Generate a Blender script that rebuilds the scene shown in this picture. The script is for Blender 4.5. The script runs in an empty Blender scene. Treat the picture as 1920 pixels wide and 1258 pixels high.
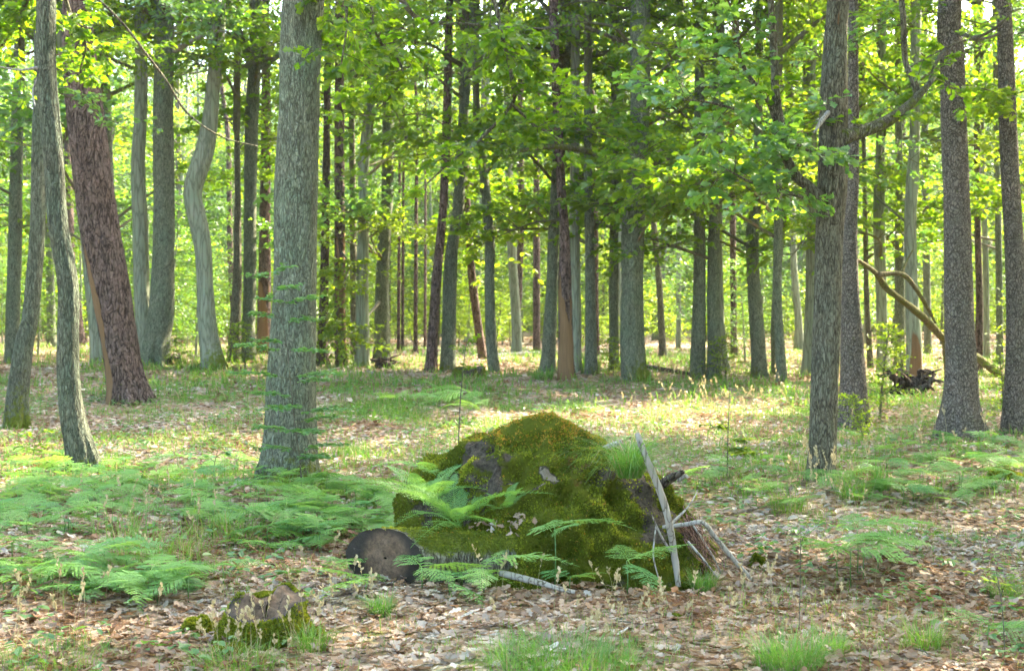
import bpy, math, random
import numpy as np
from mathutils import Vector, Quaternion
random.seed(7); RNG = np.random.default_rng(7)
R = math.radians
# ------------------------------------------------------------------ camera, sky, sun, exposure
F, CX, HY, EYE = 2667.0, 960.0, 585.0, 1.6          # focal length and eye level in photograph pixels, eye height in metres
SUN_AZ, SUN_EL = R(52), R(41)
sc = bpy.context.scene
col = sc.collection
cam_d = bpy.data.cameras.new('camera'); cam = bpy.data.objects.new('camera', cam_d); col.objects.link(cam)
cam.location = (0, 0, EYE); cam.rotation_euler = (R(90), 0, 0)
cam_d.sensor_width = 36; cam_d.lens = 36 * F / 1920; cam_d.shift_y = -(629 - HY) / 1920
cam_d.clip_start = .1; cam_d.clip_end = 2000
cam_d.dof.use_dof = True; cam_d.dof.focus_distance = 9.2; cam_d.dof.aperture_fstop = 4.5
sc.camera = cam
world = bpy.data.worlds.new('World'); sc.world = world; world.use_nodes = True
wn = world.node_tree; bg = wn.nodes['Background']
sky = wn.nodes.new('ShaderNodeTexSky'); sky.sky_type = 'NISHITA'; sky.sun_disc = False
sky.sun_elevation = SUN_EL; sky.sun_rotation = SUN_AZ; sky.air_density = .8; sky.dust_density = 3.2; sky.ozone_density = .7
wn.links.new(sky.outputs[0], bg.inputs[0]); bg.inputs[1].default_value = .15
sun_d = bpy.data.lights.new('sun', 'SUN'); sun_d.energy = 2.8; sun_d.angle = R(.53); sun_d.color = (1, .88, .66)
sun = bpy.data.objects.new('sun', sun_d); col.objects.link(sun)
TOSUN = Vector((math.sin(SUN_AZ) * math.cos(SUN_EL), math.cos(SUN_AZ) * math.cos(SUN_EL), math.sin(SUN_EL)))
sun.rotation_mode = 'QUATERNION'; sun.rotation_quaternion = TOSUN.to_track_quat('Z', 'Y'); sun.location = (20, 20, 40)
sc.view_settings.view_transform = 'Standard'; sc.view_settings.look = 'None'
sc.view_settings.gamma = 1; sc.view_settings.use_curve_mapping = False; sc.view_settings.exposure = 4.1
cy = sc.cycles
cy.use_light_tree = False; cy.use_adaptive_sampling = True; cy.adaptive_threshold = .012
cy.max_bounces = 5; cy.diffuse_bounces = 4; cy.glossy_bounces = 2; cy.transmission_bounces = 4; cy.volume_bounces = 0
cy.caustics_reflective = False; cy.caustics_refractive = False
cy.use_denoising = True; cy.sample_clamp_indirect = 6
# ------------------------------------------------------------------ helpers
def lin(a, b, t): return a + (b - a) * t
def sstep(x): x = np.clip(x, 0, 1); return x * x * (3 - 2 * x)
def norm(v): return v / np.maximum(np.linalg.norm(v, axis=-1, keepdims=True), 1e-9)
def vnoise(p, seed=0):
    p = np.asarray(p, float); i = np.floor(p).astype(np.int64); f = p - i; f = f * f * (3 - 2 * f)
    def h(dx, dy, dz):
        n = (i[..., 0] + dx) * 374761393 + (i[..., 1] + dy) * 668265263 + (i[..., 2] + dz) * 1274126177 + seed * 974634777
        n = (n ^ (n >> 13)) & 0x7fffffff; n = (n * 1274126177) & 0x7fffffff; n = (n ^ (n >> 16)) & 0xffff
        return n / 32767.5 - 1
    x, y, z = f[..., 0], f[..., 1], f[..., 2]
    a = lin(lin(h(0,0,0), h(1,0,0), x), lin(h(0,1,0), h(1,1,0), x), y)
    b = lin(lin(h(0,0,1), h(1,0,1), x), lin(h(0,1,1), h(1,1,1), x), y)
    return lin(a, b, z)
def fbm(p, o=3, seed=0):
    p = np.asarray(p, float); r = 0; a = 1
    for k in range(o): r = r + a * vnoise(p * 2 ** k + 17.3 * k, seed + k); a *= .5
    return r
def ground(x, y):
    x = np.asarray(x, float); y = np.asarray(y, float)
    z = .48 * sstep((y - 14) / 24) + .05 * np.sin(.55 * x + .3) * np.sin(.43 * y + 1.1) + .025 * np.sin(1.3 * x - .7 * y) + .02 * np.sin(1.9 * y + .8 * x)
    z = z + .5 * sstep((y - 60) / 60) + .12 * np.sin(.13 * x + .09 * y) * sstep((np.hypot(x, y) - 10) / 20)
    return z
def px2ground(px, py):
    d = np.concatenate([np.arange(3, 30, .02), np.arange(30, 200, .1)])
    x = (px - CX) / F * d; z = EYE + (HY - py) / F * d
    k = np.argmax(z < ground(x, d)); return float(x[k]), float(d[k])
def W(px, py, d): return np.array([(px - CX) / F * d, d, EYE + (HY - py) / F * d])
def topx(x, y, z): return CX + F * x / y, HY + F * (EYE - z) / y
def mk_mesh(name, V, F3=None, F4=None, mats=(), m3=None, m4=None, colr=None, smooth=True):
    me = bpy.data.meshes.new(name); V = np.asarray(V, np.float32)
    F3 = np.zeros((0, 3), np.int32) if F3 is None else np.asarray(F3, np.int32).reshape(-1, 3)
    F4 = np.zeros((0, 4), np.int32) if F4 is None else np.asarray(F4, np.int32).reshape(-1, 4)
    me.vertices.add(len(V)); me.vertices.foreach_set('co', V.ravel())
    loops = np.concatenate([F3.ravel(), F4.ravel()]); me.loops.add(len(loops)); me.loops.foreach_set('vertex_index', loops)
    n3, n4 = len(F3), len(F4); me.polygons.add(n3 + n4)
    st = np.concatenate([np.arange(n3) * 3, n3 * 3 + np.arange(n4) * 4]).astype(np.int32)
    me.polygons.foreach_set('loop_start', st)
    mi = np.concatenate([np.zeros(n3) if m3 is None else np.broadcast_to(m3, n3), np.zeros(n4) if m4 is None else np.broadcast_to(m4, n4)]).astype(np.int32)
    for m in mats: me.materials.append(m)
    me.polygons.foreach_set('material_index', mi)
    me.polygons.foreach_set('use_smooth', np.full(n3 + n4, bool(smooth)))
    if colr is not None:
        at = me.attributes.new('tint', 'FLOAT_COLOR', 'POINT'); c = np.ones((len(V), 4), np.float32)
        colr = np.asarray(colr); c[:, :colr.shape[1]] = colr; at.data.foreach_set('color', c.ravel())
    me.update(calc_edges=True); return me
class MB:
    """collects vertices, triangles and quads with a material index and a tint per vertex"""
    def __init__(s): s.V = []; s.F3 = []; s.F4 = []; s.m3 = []; s.m4 = []; s.C = []; s.n = 0
    def add(s, V, F3=None, F4=None, mat=0, tint=None):
        V = np.asarray(V, float).reshape(-1, 3)
        if F3 is not None and len(F3): s.F3.append(np.asarray(F3) + s.n); s.m3.append(np.full(len(F3), mat))
        if F4 is not None and len(F4): s.F4.append(np.asarray(F4) + s.n); s.m4.append(np.full(len(F4), mat))
        if tint is None: tint = np.full((len(V), 3), .5)
        tint = np.asarray(tint, float)
        if tint.ndim == 1: tint = np.tile(tint, (len(V), 1))
        s.V.append(V); s.C.append(tint); s.n += len(V); return s
    def mesh(s, name, mats, smooth=True):
        c = lambda l, k: np.concatenate(l) if l else None
        return mk_mesh(name, np.concatenate(s.V), c(s.F3, 3), c(s.F4, 4), mats, c(s.m3, 1), c(s.m4, 1), np.concatenate(s.C), smooth)
def link(name, data, parent=None, loc=(0, 0, 0), rz=0, scale=1, label=None, cat=None, group=None, kind=None):
    o = bpy.data.objects.new(name, data); col.objects.link(o); o.parent = parent; o.location = loc
    o.rotation_euler = (0, 0, rz) if not hasattr(rz, '__len__') else rz
    o.scale = (scale,) * 3 if not hasattr(scale, '__len__') else scale
    for k, v in (('label', label), ('category', cat), ('group', group), ('kind', kind)):
        if v: o[k] = v
    return o
def catmull(P, n):
    P = np.asarray(P, float); Q = np.vstack([2 * P[0] - P[1], P, 2 * P[-1] - P[-2]])
    t = np.linspace(0, len(P) - 1 - 1e-6, n); i = t.astype(int); f = (t - i)[:, None]
    a, b, c, d = Q[i], Q[i + 1], Q[i + 2], Q[i + 3]
    return .5 * (2 * b + (c - a) * f + (2 * a - 5 * b + 4 * c - d) * f ** 2 + (3 * b - a - 3 * c + d) * f ** 3)
def tube(P, rad, seg=8, rmod=None, cap=True):
    P = np.asarray(P, float); n = len(P); rad = np.broadcast_to(rad, n)
    T = norm(np.gradient(P, axis=0)); up = np.array([0, 0, 1.]) if abs(T[:, 2]).mean() < .75 else np.array([0, 1., 0])
    B = norm(np.cross(T, up)); N = np.cross(B, T)
    ph = np.arange(seg) / seg * 2 * math.pi
    rr = np.tile(rad[:, None], (1, seg)) if rmod is None else rad[:, None] * rmod
    V = P[:, None] + rr[..., None] * (np.cos(ph)[None, :, None] * B[:, None] + np.sin(ph)[None, :, None] * N[:, None])
    V = V.reshape(-1, 3); i = np.arange(n - 1)[:, None] * seg; j = np.arange(seg)[None]; k = (j + 1) % seg
    Q = np.stack([i + j, i + k, i + seg + k, i + seg + j], -1).reshape(-1, 4); F3 = None
    if cap:
        V = np.vstack([V, P[0], P[-1]]); a, b = n * seg, n * seg + 1; e = (n - 1) * seg
        F3 = np.concatenate([np.stack([np.full(seg, a), k[0], j[0]], 1), np.stack([np.full(seg, b), e + j[0], e + k[0]], 1)])
    return V, F3, Q
# leaf outlines: (across, along, lift)
OAK_V = np.array([(0,0,0),(0,.3,.0),(0,.62,.0),(0,1,-.06)] + [(s * a, b, c) for s in (-1, 1) for a, b, c in ((.13,.12,.03),(.10,.26,.03),(.27,.40,.07),(.17,.52,.04),(.33,.70,.08),(.15,.86,.02))])
OAK_F = np.array([(0,4,1),(4,5,1),(5,6,1),(6,7,1),(1,7,2),(7,8,2),(8,9,2),(9,3,2)] + [(0,1,10),(10,1,11),(11,1,12),(12,1,13),(1,2,13),(13,2,14),(14,2,15),(15,2,3)])
MID_V = np.array([(0,0,0),(-.27,.32,.07),(-.25,.7,.06),(0,1,-.05),(.27,.32,.07),(.25,.7,.06)]); MID_F = np.array([(0,3,2,1),(0,4,5,3)])
FAR_V = np.array([(0,0,0),(-.3,.5,.07),(0,1,0),(.3,.5,.07)]); FAR_F = np.array([(0,3,2,1)])
DRY_V = np.array([(0,.48,-.05),(0,0,.02)] + [(a, b, c) for a, b, c in ((.16,.22,.05),(.11,.38,.03),(.30,.52,.10),(.16,.68,.05),(.2,.86,.08))] + [(0,1,.10)] + [(-a, b, c) for a, b, c in ((.2,.84,.02),(.15,.66,.06),(.29,.50,.04),(.12,.36,.07),(.15,.2,.02))])
DRY_F = np.array([(0, 1 + q, 1 + (q + 1) % 12) for q in range(12)])
def leaves(mb, C, D, N, S, shape='mid', mat=0, tint=None):
    tv, tf = {'oak': (OAK_V, OAK_F), 'dry': (DRY_V, DRY_F), 'mid': (MID_V, MID_F), 'far': (FAR_V, FAR_F)}[shape]
    n = len(C); D = norm(D); B = norm(np.cross(D, N)); N = np.cross(B, D); S = np.broadcast_to(S, n)
    V = C[:, None] + S[:, None, None] * (tv[None, :, 0, None] * B[:, None] + tv[None, :, 1, None] * D[:, None] + tv[None, :, 2, None] * N[:, None])
    Fc = (tf[None] + (np.arange(n) * len(tv))[:, None, None]).reshape(-1, tf.shape[1])
    if tint is None: tint = RNG.random((n, 3))
    t = np.repeat(tint, len(tv), 0)
    mb.add(V.reshape(-1, 3), F3=Fc if tf.shape[1] == 3 else None, F4=Fc if tf.shape[1] == 4 else None, mat=mat, tint=t)
# ------------------------------------------------------------------ materials
class NT:
    def __init__(s, name):
        s.m = bpy.data.materials.new(name); s.m.use_nodes = True; s.t = s.m.node_tree; s.t.nodes.clear()
        s.out = s.n('OutputMaterial')
    def n(s, typ, **kw):
        nd = s.t.nodes.new('ShaderNode' + typ)
        for k, v in kw.items(): setattr(nd, k, v)
        return nd
    def l(s, a, b): s.t.links.new(a, b)
    def coord(s, scale=(1, 1, 1), which='Object'):
        c = s.n('TexCoord'); mp = s.n('Mapping'); mp.inputs['Scale'].default_value = scale; s.l(c.outputs[which], mp.inputs[0]); return mp.outputs[0]
    def noise(s, vec, scale, detail=3, rough=.55, dist=0):
        nd = s.n('TexNoise'); s.l(vec, nd.inputs['Vector']); nd.inputs['Scale'].default_value = scale; nd.inputs['Detail'].default_value = detail
        nd.inputs['Roughness'].default_value = rough; nd.inputs['Distortion'].default_value = dist; return nd.outputs[0]
    def vor(s, vec, scale, feature='F1', out=0):
        nd = s.n('TexVoronoi', feature=feature); s.l(vec, nd.inputs['Vector']); nd.inputs['Scale'].default_value = scale; return nd.outputs[out]
    def ramp(s, fac, stops):
        nd = s.n('ValToRGB'); cr = nd.color_ramp
        while len(cr.elements) < len(stops): cr.elements.new(.5)
        for e, (p, c) in zip(cr.elements, stops): e.position = p; e.color = (*c, 1) if len(c) == 3 else c
        s.l(fac, nd.inputs[0]); return nd.outputs[0]
    def mix(s, fac, a, b, blend='MIX'):
        nd = s.n('MixRGB', blend_type=blend)
        for k, v in enumerate((fac, a, b)):
            if isinstance(v, (int, float)): nd.inputs[k].default_value = v
            elif isinstance(v, tuple): nd.inputs[k].default_value = (*v, 1)
            else: s.l(v, nd.inputs[k])
        return nd.outputs[0]
    def math(s, op, a, b=0.):
        nd = s.n('Math', operation=op)
        for k, v in enumerate((a, b)):
            if isinstance(v, (int, float)): nd.inputs[k].default_value = v
            else: s.l(v, nd.inputs[k])
        return nd.outputs[0]
    def tint(s):
        a = s.n('Attribute', attribute_name='tint'); sp = s.n('SeparateColor'); s.l(a.outputs['Color'], sp.inputs[0]); return sp.outputs
    def bsdf(s, color, rough=.9, bump=None, dist=.02, strength=1., spec=.2):
        b = s.n('BsdfPrincipled'); b.inputs['Roughness'].default_value = rough; b.inputs['Specular IOR Level'].default_value = spec
        if isinstance(color, tuple): b.inputs['Base Color'].default_value = (*color, 1)
        else: s.l(color, b.inputs['Base Color'])
        if bump is not None:
            bp = s.n('Bump'); bp.inputs['Distance'].default_value = dist; bp.inputs['Strength'].default_value = strength
            s.l(bump, bp.inputs['Height']); s.l(bp.outputs[0], b.inputs['Normal'])
        s.l(b.outputs[0], s.out.inputs[0]); return s.m
    def leaf(s, dif, tra, tfac=.5, gloss=.05, rough=.45):
        d = s.n('BsdfDiffuse'); t = s.n('BsdfTranslucent'); g = s.n('BsdfGlossy'); g.inputs['Roughness'].default_value = rough
        for nd, c in ((d, dif), (t, tra)):
            if isinstance(c, tuple): nd.inputs[0].default_value = (*c, 1)
            else: s.l(c, nd.inputs[0])
        m1 = s.n('MixShader'); m1.inputs[0].default_value = tfac; s.l(d.outputs[0], m1.inputs[1]); s.l(t.outputs[0], m1.inputs[2])
        m2 = s.n('MixShader'); m2.inputs[0].default_value = gloss; s.l(m1.outputs[0], m2.inputs[1]); s.l(g.outputs[0], m2.inputs[2])
        s.l(m2.outputs[0], s.out.inputs[0]); return s.m
def leaf_mat(name, lo, hi, tlo, thi, tfac=.5, gloss=.05, odd=None):
    k = NT(name); t = k.tint(); d = k.mix(t[0], lo, hi); tr = k.mix(t[0], tlo, thi)
    if odd is not None:
        f = k.math('GREATER_THAN', t[1], odd[0]); d = k.mix(f, d, odd[1]); tr = k.mix(f, tr, odd[2])
    return k.leaf(d, tr, tfac, gloss)
M = {}
M['leaf'] = leaf_mat('oak_leaf', (.045, .112, .014), (.09, .155, .016), (.145, .32, .005), (.29, .43, .007), .58, .035)
M['leaf_bright'] = leaf_mat('young_leaf', (.06, .115, .018), (.105, .165, .022), (.19, .335, .009), (.34, .45, .013), .58, .03)
M['leaf_dark'] = leaf_mat('sky_teal_leaf', (.06, .16, .055), (.105, .215, .06), (.14, .33, .02), (.26, .45, .025), .55, .07)  # leaves in shade: the sky's teal reflection is put into the colour
M['leaf_far'] = leaf_mat('dimmed_leaf', (.035, .085, .018), (.075, .13, .022), (.085, .20, .010), (.18, .30, .014), .54, .035)  # oak leaf dimmed in colour so far foliage looks less sunlit
M['needle'] = leaf_mat('spruce_needle', (.02, .04, .018), (.035, .06, .02), (.03, .06, .015), (.05, .09, .02), .25, .03)
M['fern'] = leaf_mat('bracken', (.08, .235, .07), (.18, .34, .075), (.13, .34, .05), (.29, .47, .06), .45, .035, odd=(.96, (.3, .26, .1), (.3, .25, .08)))
M['grass'] = leaf_mat('grass_blade', (.06, .165, .022), (.125, .235, .03), (.13, .31, .02), (.25, .41, .03), .45, .03, odd=(.8, (.34, .28, .13), (.32, .25, .1)))
M['lush'] = leaf_mat('lush_grass_blade', (.06, .17, .025), (.11, .25, .035), (.15, .34, .03), (.22, .42, .04), .45, .04, odd=(.9, (.34, .3, .14), (.32, .25, .1)))
M['straw'] = leaf_mat('dry_grass', (.36, .30, .16), (.52, .44, .26), (.36, .28, .12), (.45, .36, .18), .4, .03)
M['herb'] = leaf_mat('herb_leaf', (.05, .14, .035), (.11, .22, .05), (.1, .24, .03), (.2, .36, .04), .45, .05)
M['moss_fuzz'] = leaf_mat('moss_tip', (.06, .085, .009), (.22, .25, .022), (.11, .15, .01), (.34, .37, .03), .4, .01, odd=(.93, (.33, .20, .03), (.36, .22, .03)))
# fallen leaves: tint.r picks the hue, tint.g the lightness
k = NT('fallen_leaf'); t = k.tint()
c = k.ramp(t[0], [(0, (.20, .085, .035)), (.18, (.29, .16, .085)), (.4, (.37, .25, .16)), (.62, (.44, .33, .24)), (.85, (.50, .41, .325)), (1, (.56, .50, .42))])
c = k.mix(1., c, k.ramp(t[1], [(0, (.45, .45, .45)), (1, (1, 1, 1))]), 'MULTIPLY')
M['litter'] = k.leaf(c, k.mix(.5, c, (.5, .3, .12)), .18, .03, .5)
def bark(name, crack, lo, hi, lich, scale=22, zs=.28, edge=.12, bump=.02, mossamt=1., ridge=False):
    k = NT(name); t = k.tint(); o = k.coord(); os_ = k.coord((1, 1, zs))
    dn = k.n('TexNoise'); dn.inputs['Scale'].default_value = 9; dn.inputs['Detail'].default_value = 3; k.l(os_, dn.inputs['Vector'])
    vadd = k.n('MixRGB', blend_type='ADD'); vadd.inputs[0].default_value = .13; k.l(os_, vadd.inputs[1]); k.l(dn.outputs['Color'], vadd.inputs[2])
    v = k.vor(vadd.outputs[0], scale, 'DISTANCE_TO_EDGE')
    if ridge:
        rn = k.math('ABSOLUTE', k.math('SUBTRACT', k.noise(k.coord((1, 1, zs * .55)), scale * .8, 2, .5, .5), .5)); v = k.math('MINIMUM', k.math('MULTIPLY', rn, 2.2), k.math('ADD', k.math('MULTIPLY', v, 1.5), .05))
    vc = k.vor(vadd.outputs[0], scale, 'F1', 1)
    v = k.math('ADD', v, k.math('MULTIPLY', k.math('SUBTRACT', k.noise(os_, 14, 4, .65), .5), edge * 1.3)); e = k.ramp(v, [(0, (0, 0, 0)), (edge, (.75, .75, .75)), (edge * 2.4, (1, 1, 1))])
    fine = k.noise(os_, 70, 4, .65); big = k.noise(o, 2.2, 4, .6)
    sp = k.n('SeparateColor'); k.l(vc, sp.inputs[0])
    base = k.mix(k.math('ADD', k.math('MULTIPLY', fine, .6), k.math('MULTIPLY', sp.outputs[0], .4)), lo, hi)
    base = k.mix(k.ramp(big, [(.4, (0, 0, 0)), (.66, (1, 1, 1))]), base, lich)
    base = k.mix(e, crack, base)
    mo = k.math('MULTIPLY', t[0], mossamt)
    mf = k.ramp(k.math('ADD', mo, k.math('MULTIPLY', k.math('SUBTRACT', k.noise(o, 13, 6, .7), .5), 2.2)), [(.5, (0, 0, 0)), (.9, (1, 1, 1))])
    base = k.mix(mf, base, k.mix(k.noise(o, 60, 2), (.05, .075, .008), (.17, .19, .02)))
    bare = k.ramp(k.math('ADD', t[2], k.math('MULTIPLY', k.math('SUBTRACT', k.noise(os_, 6, 5, .65), .5), 1.1)), [(.6, (0, 0, 0)), (.72, (1, 1, 1))])
    base = k.mix(bare, base, k.mix(k.noise(k.coord((1, 1, .06)), 40, 3), (.10, .058, .028), (.20, .125, .066)))
    hgt = k.math('ADD', k.math('MULTIPLY', e, .8), k.math('MULTIPLY', fine, .35))
    hgt = k.math('MULTIPLY', hgt, k.math('SUBTRACT', 1., bare)); return k.bsdf(base, .92, hgt, bump, 1., .15)
M['oak'] = bark('oak_bark', (.06, .062, .042), (.165, .178, .12), (.29, .305, .215), (.18, .225, .15), 46, .42, .16, .018, ridge=True)
M['oak_brown'] = bark('weathered_bark', (.045, .038, .026), (.14, .125, .08), (.25, .225, .155), (.18, .185, .13), 44, .38, .15, .018, ridge=True)
M['pine'] = bark('pine_bark', (.026, .017, .013), (.11, .068, .054), (.25, .175, .145), (.17, .125, .108), 19, .55, .14, .035, ridge=True)
M['oak_dim'] = bark('dimmed_oak_bark', (.04, .042, .03), (.11, .122, .085), (.20, .21, .15), (.13, .165, .115), 44, .36, .16, .02, ridge=True)  # oak bark darkened in colour to offset sun on the left trunks
M['spruce'] = bark('spruce_bark', (.05, .042, .034), (.14, .115, .09), (.27, .225, .18), (.165, .15, .115), 34, .6, .12, .02)
M['grey'] = bark('hornbeam_bark', (.12, .125, .09), (.19, .20, .145), (.28, .29, .215), (.20, .235, .165), 14, .12, .10, .008)
M['twig'] = bark('twig_bark', (.05, .045, .032), (.085, .075, .055), (.15, .135, .1), (.12, .125, .07), 40, .5, .08, .003)
M['dead'] = bark('dead_wood', (.09, .075, .055), (.22, .19, .15), (.38, .35, .30), (.28, .27, .24), 24, .15, .05, .004, 1.)
M['rot'] = bark('rotten_wood', (.02, .014, .01), (.06, .04, .028), (.13, .09, .06), (.10, .085, .07), 22, .3, .1, .02, 1.)
M['bough'] = bark('mossy_bough_bark', (.04, .03, .016), (.11, .085, .045), (.24, .19, .105), (.15, .15, .05), 30, .3, .1, .006, 1.)
# forest floor below the leaves
k = NT('forest_floor'); t = k.tint(); o = k.coord()
v = k.vor(o, 16, 'F1', 1); spv = k.n('SeparateColor'); k.l(v, spv.inputs[0])
lit = k.ramp(spv.outputs[0], [(0, (.13, .07, .035)), (.3, (.25, .16, .09)), (.6, (.36, .27, .19)), (1, (.46, .38, .30))])
lit = k.mix(k.ramp(k.noise(o, 1.3, 4), [(.4, (0, 0, 0)), (.7, (1, 1, 1))]), lit, (.19, .12, .065))
grn = k.mix(k.noise(o, 24, 4), (.04, .09, .012), (.14, .21, .03))
gf = k.ramp(k.math('ADD', t[0], k.math('MULTIPLY', k.math('SUBTRACT', k.noise(o, 3.5, 5, .65), .5), 1.3)), [(.35, (0, 0, 0)), (.75, (1, 1, 1))])
M['floor'] = k.bsdf(k.mix(gf, lit, grn), .95, k.math('ADD', k.vor(o, 16), k.noise(o, 40, 4)), .03, .8, .1)
# moss cushion: moss over dark earth, tint.r moss, tint.g pale clay, tint.b brown peat
k = NT('moss_cushion'); t = k.tint(); o = k.coord()
ms = k.mix(k.noise(o, 45, 4, .7), (.03, .04, .006), (.12, .14, .014)); ms = k.mix(k.ramp(k.noise(o, 6, 4), [(.4, (0, 0, 0)), (.7, (1, 1, 1))]), ms, (.10, .11, .012))
earth = k.mix(k.ramp(k.noise(o, 26, 6, .75), [(.3, (0, 0, 0)), (.7, (1, 1, 1))]), (.018, .014, .010), (.15, .125, .095))
earth = k.mix(k.ramp(k.math('ADD', t[2], k.math('MULTIPLY', k.math('SUBTRACT', k.noise(o, 9, 4), .5), 1.)), [(.5, (0, 0, 0)), (.7, (1, 1, 1))]), earth, (.15, .085, .03))
earth = k.mix(k.ramp(k.math('ADD', t[1], k.math('MULTIPLY', k.math('SUBTRACT', k.noise(o, 14, 5, .7), .5), 1.5)), [(.5, (0, 0, 0)), (.62, (1, 1, 1))]), earth, k.mix(k.noise(o, 34, 5, .7), (.12, .10, .075), (.40, .34, .26)))
mf = k.ramp(k.math('ADD', t[0], k.math('MULTIPLY', k.math('SUBTRACT', k.noise(o, 8, 5, .65), .5), 1.5)), [(.42, (0, 0, 0)), (.58, (1, 1, 1))])
M['moss'] = k.bsdf(k.mix(mf, earth, ms), .98, k.math('ADD', k.noise(o, 16, 6, .75), k.math('MULTIPLY', mf, .25)), .07, 1., .05)
# sawn end grain: rings round the local axis
k = NT('sawn_end'); tc = k.n('TexCoord'); sx = k.n('SeparateXYZ'); k.l(tc.outputs['Object'], sx.inputs[0])
rr = k.math('SQRT', k.math('ADD', k.math('POWER', sx.outputs[0], 2.), k.math('POWER', sx.outputs[1], 2.)))
rr = k.math('ADD', rr, k.math('MULTIPLY', k.noise(tc.outputs['Object'], 9, 3), .02))
rr = k.math('ADD', rr, k.math('MULTIPLY', k.noise(tc.outputs['Object'], 3, 2), .05)); ring = k.math('SINE', k.math('MULTIPLY', rr, 330.))
cc = k.mix(k.math('ADD', k.math('MULTIPLY', ring, .03), k.ramp(k.noise(tc.outputs['Object'], 19, 7, .78), [(.34, (0, 0, 0)), (.66, (1, 1, 1))])), (.04, .027, .018), (.19, .125, .078))
vn = k.n('VectorMath', operation='NORMALIZE'); k.l(tc.outputs['Object'], vn.inputs[0]); ck = k.ramp(k.noise(vn.outputs[0], 8, 3, .6), [(.27, (0, 0, 0)), (.36, (1, 1, 1))])
cc = k.mix(ck, (.018, .014, .011), cc)
cc = k.mix(k.ramp(rr, [(.15, (0, 0, 0)), (.21, (1, 1, 1))]), cc, (.03, .025, .02))
M['sawn'] = k.bsdf(cc, .85, k.noise(tc.outputs['Object'], 30, 6, .75), .012, .8, .2)
M['lichen'] = NT('lichen').bsdf((.5, .55, .5), .9)
# ------------------------------------------------------------------ the ground
GREEN = [  # grassy and mossy places: centre and radii on the photograph's ground, amount
 (1080,1228,240,48,1.), (1480,1240,140,40,.9), (90,1235,210,55,.85), (480,1215,190,50,.9), (250,1120,240,40,.5), (1300,1190,200,50,.5), (1640,1230,200,40,.5), (1600,980,260,40,.4), (715,1130,55,25,.7), (690,835,120,40,.7), (770,745,220,38,.75),
 (1000,712,190,20,1.), (1150,772,210,32,.7), (1300,830,190,50,.75), (1500,890,210,60,.8), (1750,795,170,60,.8), (1650,855,140,40,.7), (620,760,130,40,.6),
 (450,718,110,22,.7), (300,1000,90,55,.8), (1390,765,160,40,.7), (1700,730,200,30,.8), (1740,1205,80,40,.6), (1885,1110,70,40,.6), (900,900,200,40,.35), (120,690,140,18,.5), (1450,700,200,14,.5), (1000,1000,420,120,.25), (300,1080,420,90,.75), (700,1190,200,60,.6), (960,1275,1000,45,.75), (850,860,150,60,.5)]
def green(x, y, z=None):
    x = np.asarray(x, float); y = np.asarray(y, float); yy = np.maximum(y, 1.); z = ground(x, y)
    px, py = topx(x, yy, z); g = np.zeros_like(x)
    for cx, cy_, rx, ry, a in GREEN: g = np.maximum(g, a * np.clip(1.25 - np.hypot((px - cx) / rx, (py - cy_) / ry), 0, 1) ** .7)
    g = np.where(y > 40, .5, np.maximum(g, lin(.4, .74, np.clip((y - 10) / 6, 0, 1)))); g = np.where(y < 3, .3, g)
    return g * (.6 + .6 * fbm(np.stack([x * 1.1, y * .8, x * 0], -1), 3, 5))
def graded(a, b, lo, hi, fine, n):
    return np.concatenate([a - np.geomspace(hi, fine, n)[:-1] , np.arange(a, b, fine), b + np.geomspace(fine, hi, n)])
gx = np.unique(np.concatenate([-np.geomspace(9, 420, 70), np.arange(-9, 9, .16), np.geomspace(9, 420, 70)]))
gy = np.unique(np.concatenate([-np.geomspace(.3, 420, 30), np.arange(0, 5, .5), np.arange(5, 18, .13), np.geomspace(18, 420, 130)]))
X, Y = np.meshgrid(gx, gy); Z = ground(X, Y) + .018 * fbm(np.stack([X * 2.2, Y * 2.2, X * 0], -1), 3, 11)
nx = len(gx); i = np.arange(len(gy) - 1)[:, None] * nx; j = np.arange(nx - 1)[None]
Q = np.stack([i + j, i + j + 1, i + nx + j + 1, i + nx + j], -1).reshape(-1, 4)
gcol = np.zeros((X.size, 3)); gcol[:, 0] = green(X.ravel(), Y.ravel())
link('ground', mk_mesh('ground', np.stack([X, Y, Z], -1).reshape(-1, 3), None, Q, [M['floor']], colr=gcol), kind='structure', label='forest floor of brown leaf litter, moss and low grass')
# ------------------------------------------------------------------ foliage prototypes
def rnd(n, a=0., b=1.): return RNG.uniform(a, b, n)
def rdir(n): return norm(RNG.normal(size=(n, 3)))
def twig_leaves(mb, P, T, n, size, shape, mat, spread=.10, droop=.2, flat=.95):
    """n leaves along a twig polyline P, held flat to either side"""
    t = np.sort(rnd(n, .15, 1.)); idx = t * (len(P) - 1); a = idx.astype(int).clip(0, len(P) - 2); f = (idx - a)[:, None]
    C = P[a] * (1 - f) + P[a + 1] * f; tn = norm(P[a + 1] - P[a]); side = norm(np.cross(tn, [0, 0, 1.])) * RNG.choice([-1, 1], n)[:, None]
    D = side * rnd(n, .5, 1.)[:, None] + tn * rnd(n, .2, 1.)[:, None] + np.array([0, 0, -droop]) + .35 * rdir(n)
    N = np.array([0, 0, 1.]) + flat * rdir(n); leaves(mb, C + spread * .3 * rdir(n), D, N, size * rnd(n, .65, 1.2), shape, mat)
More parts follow.
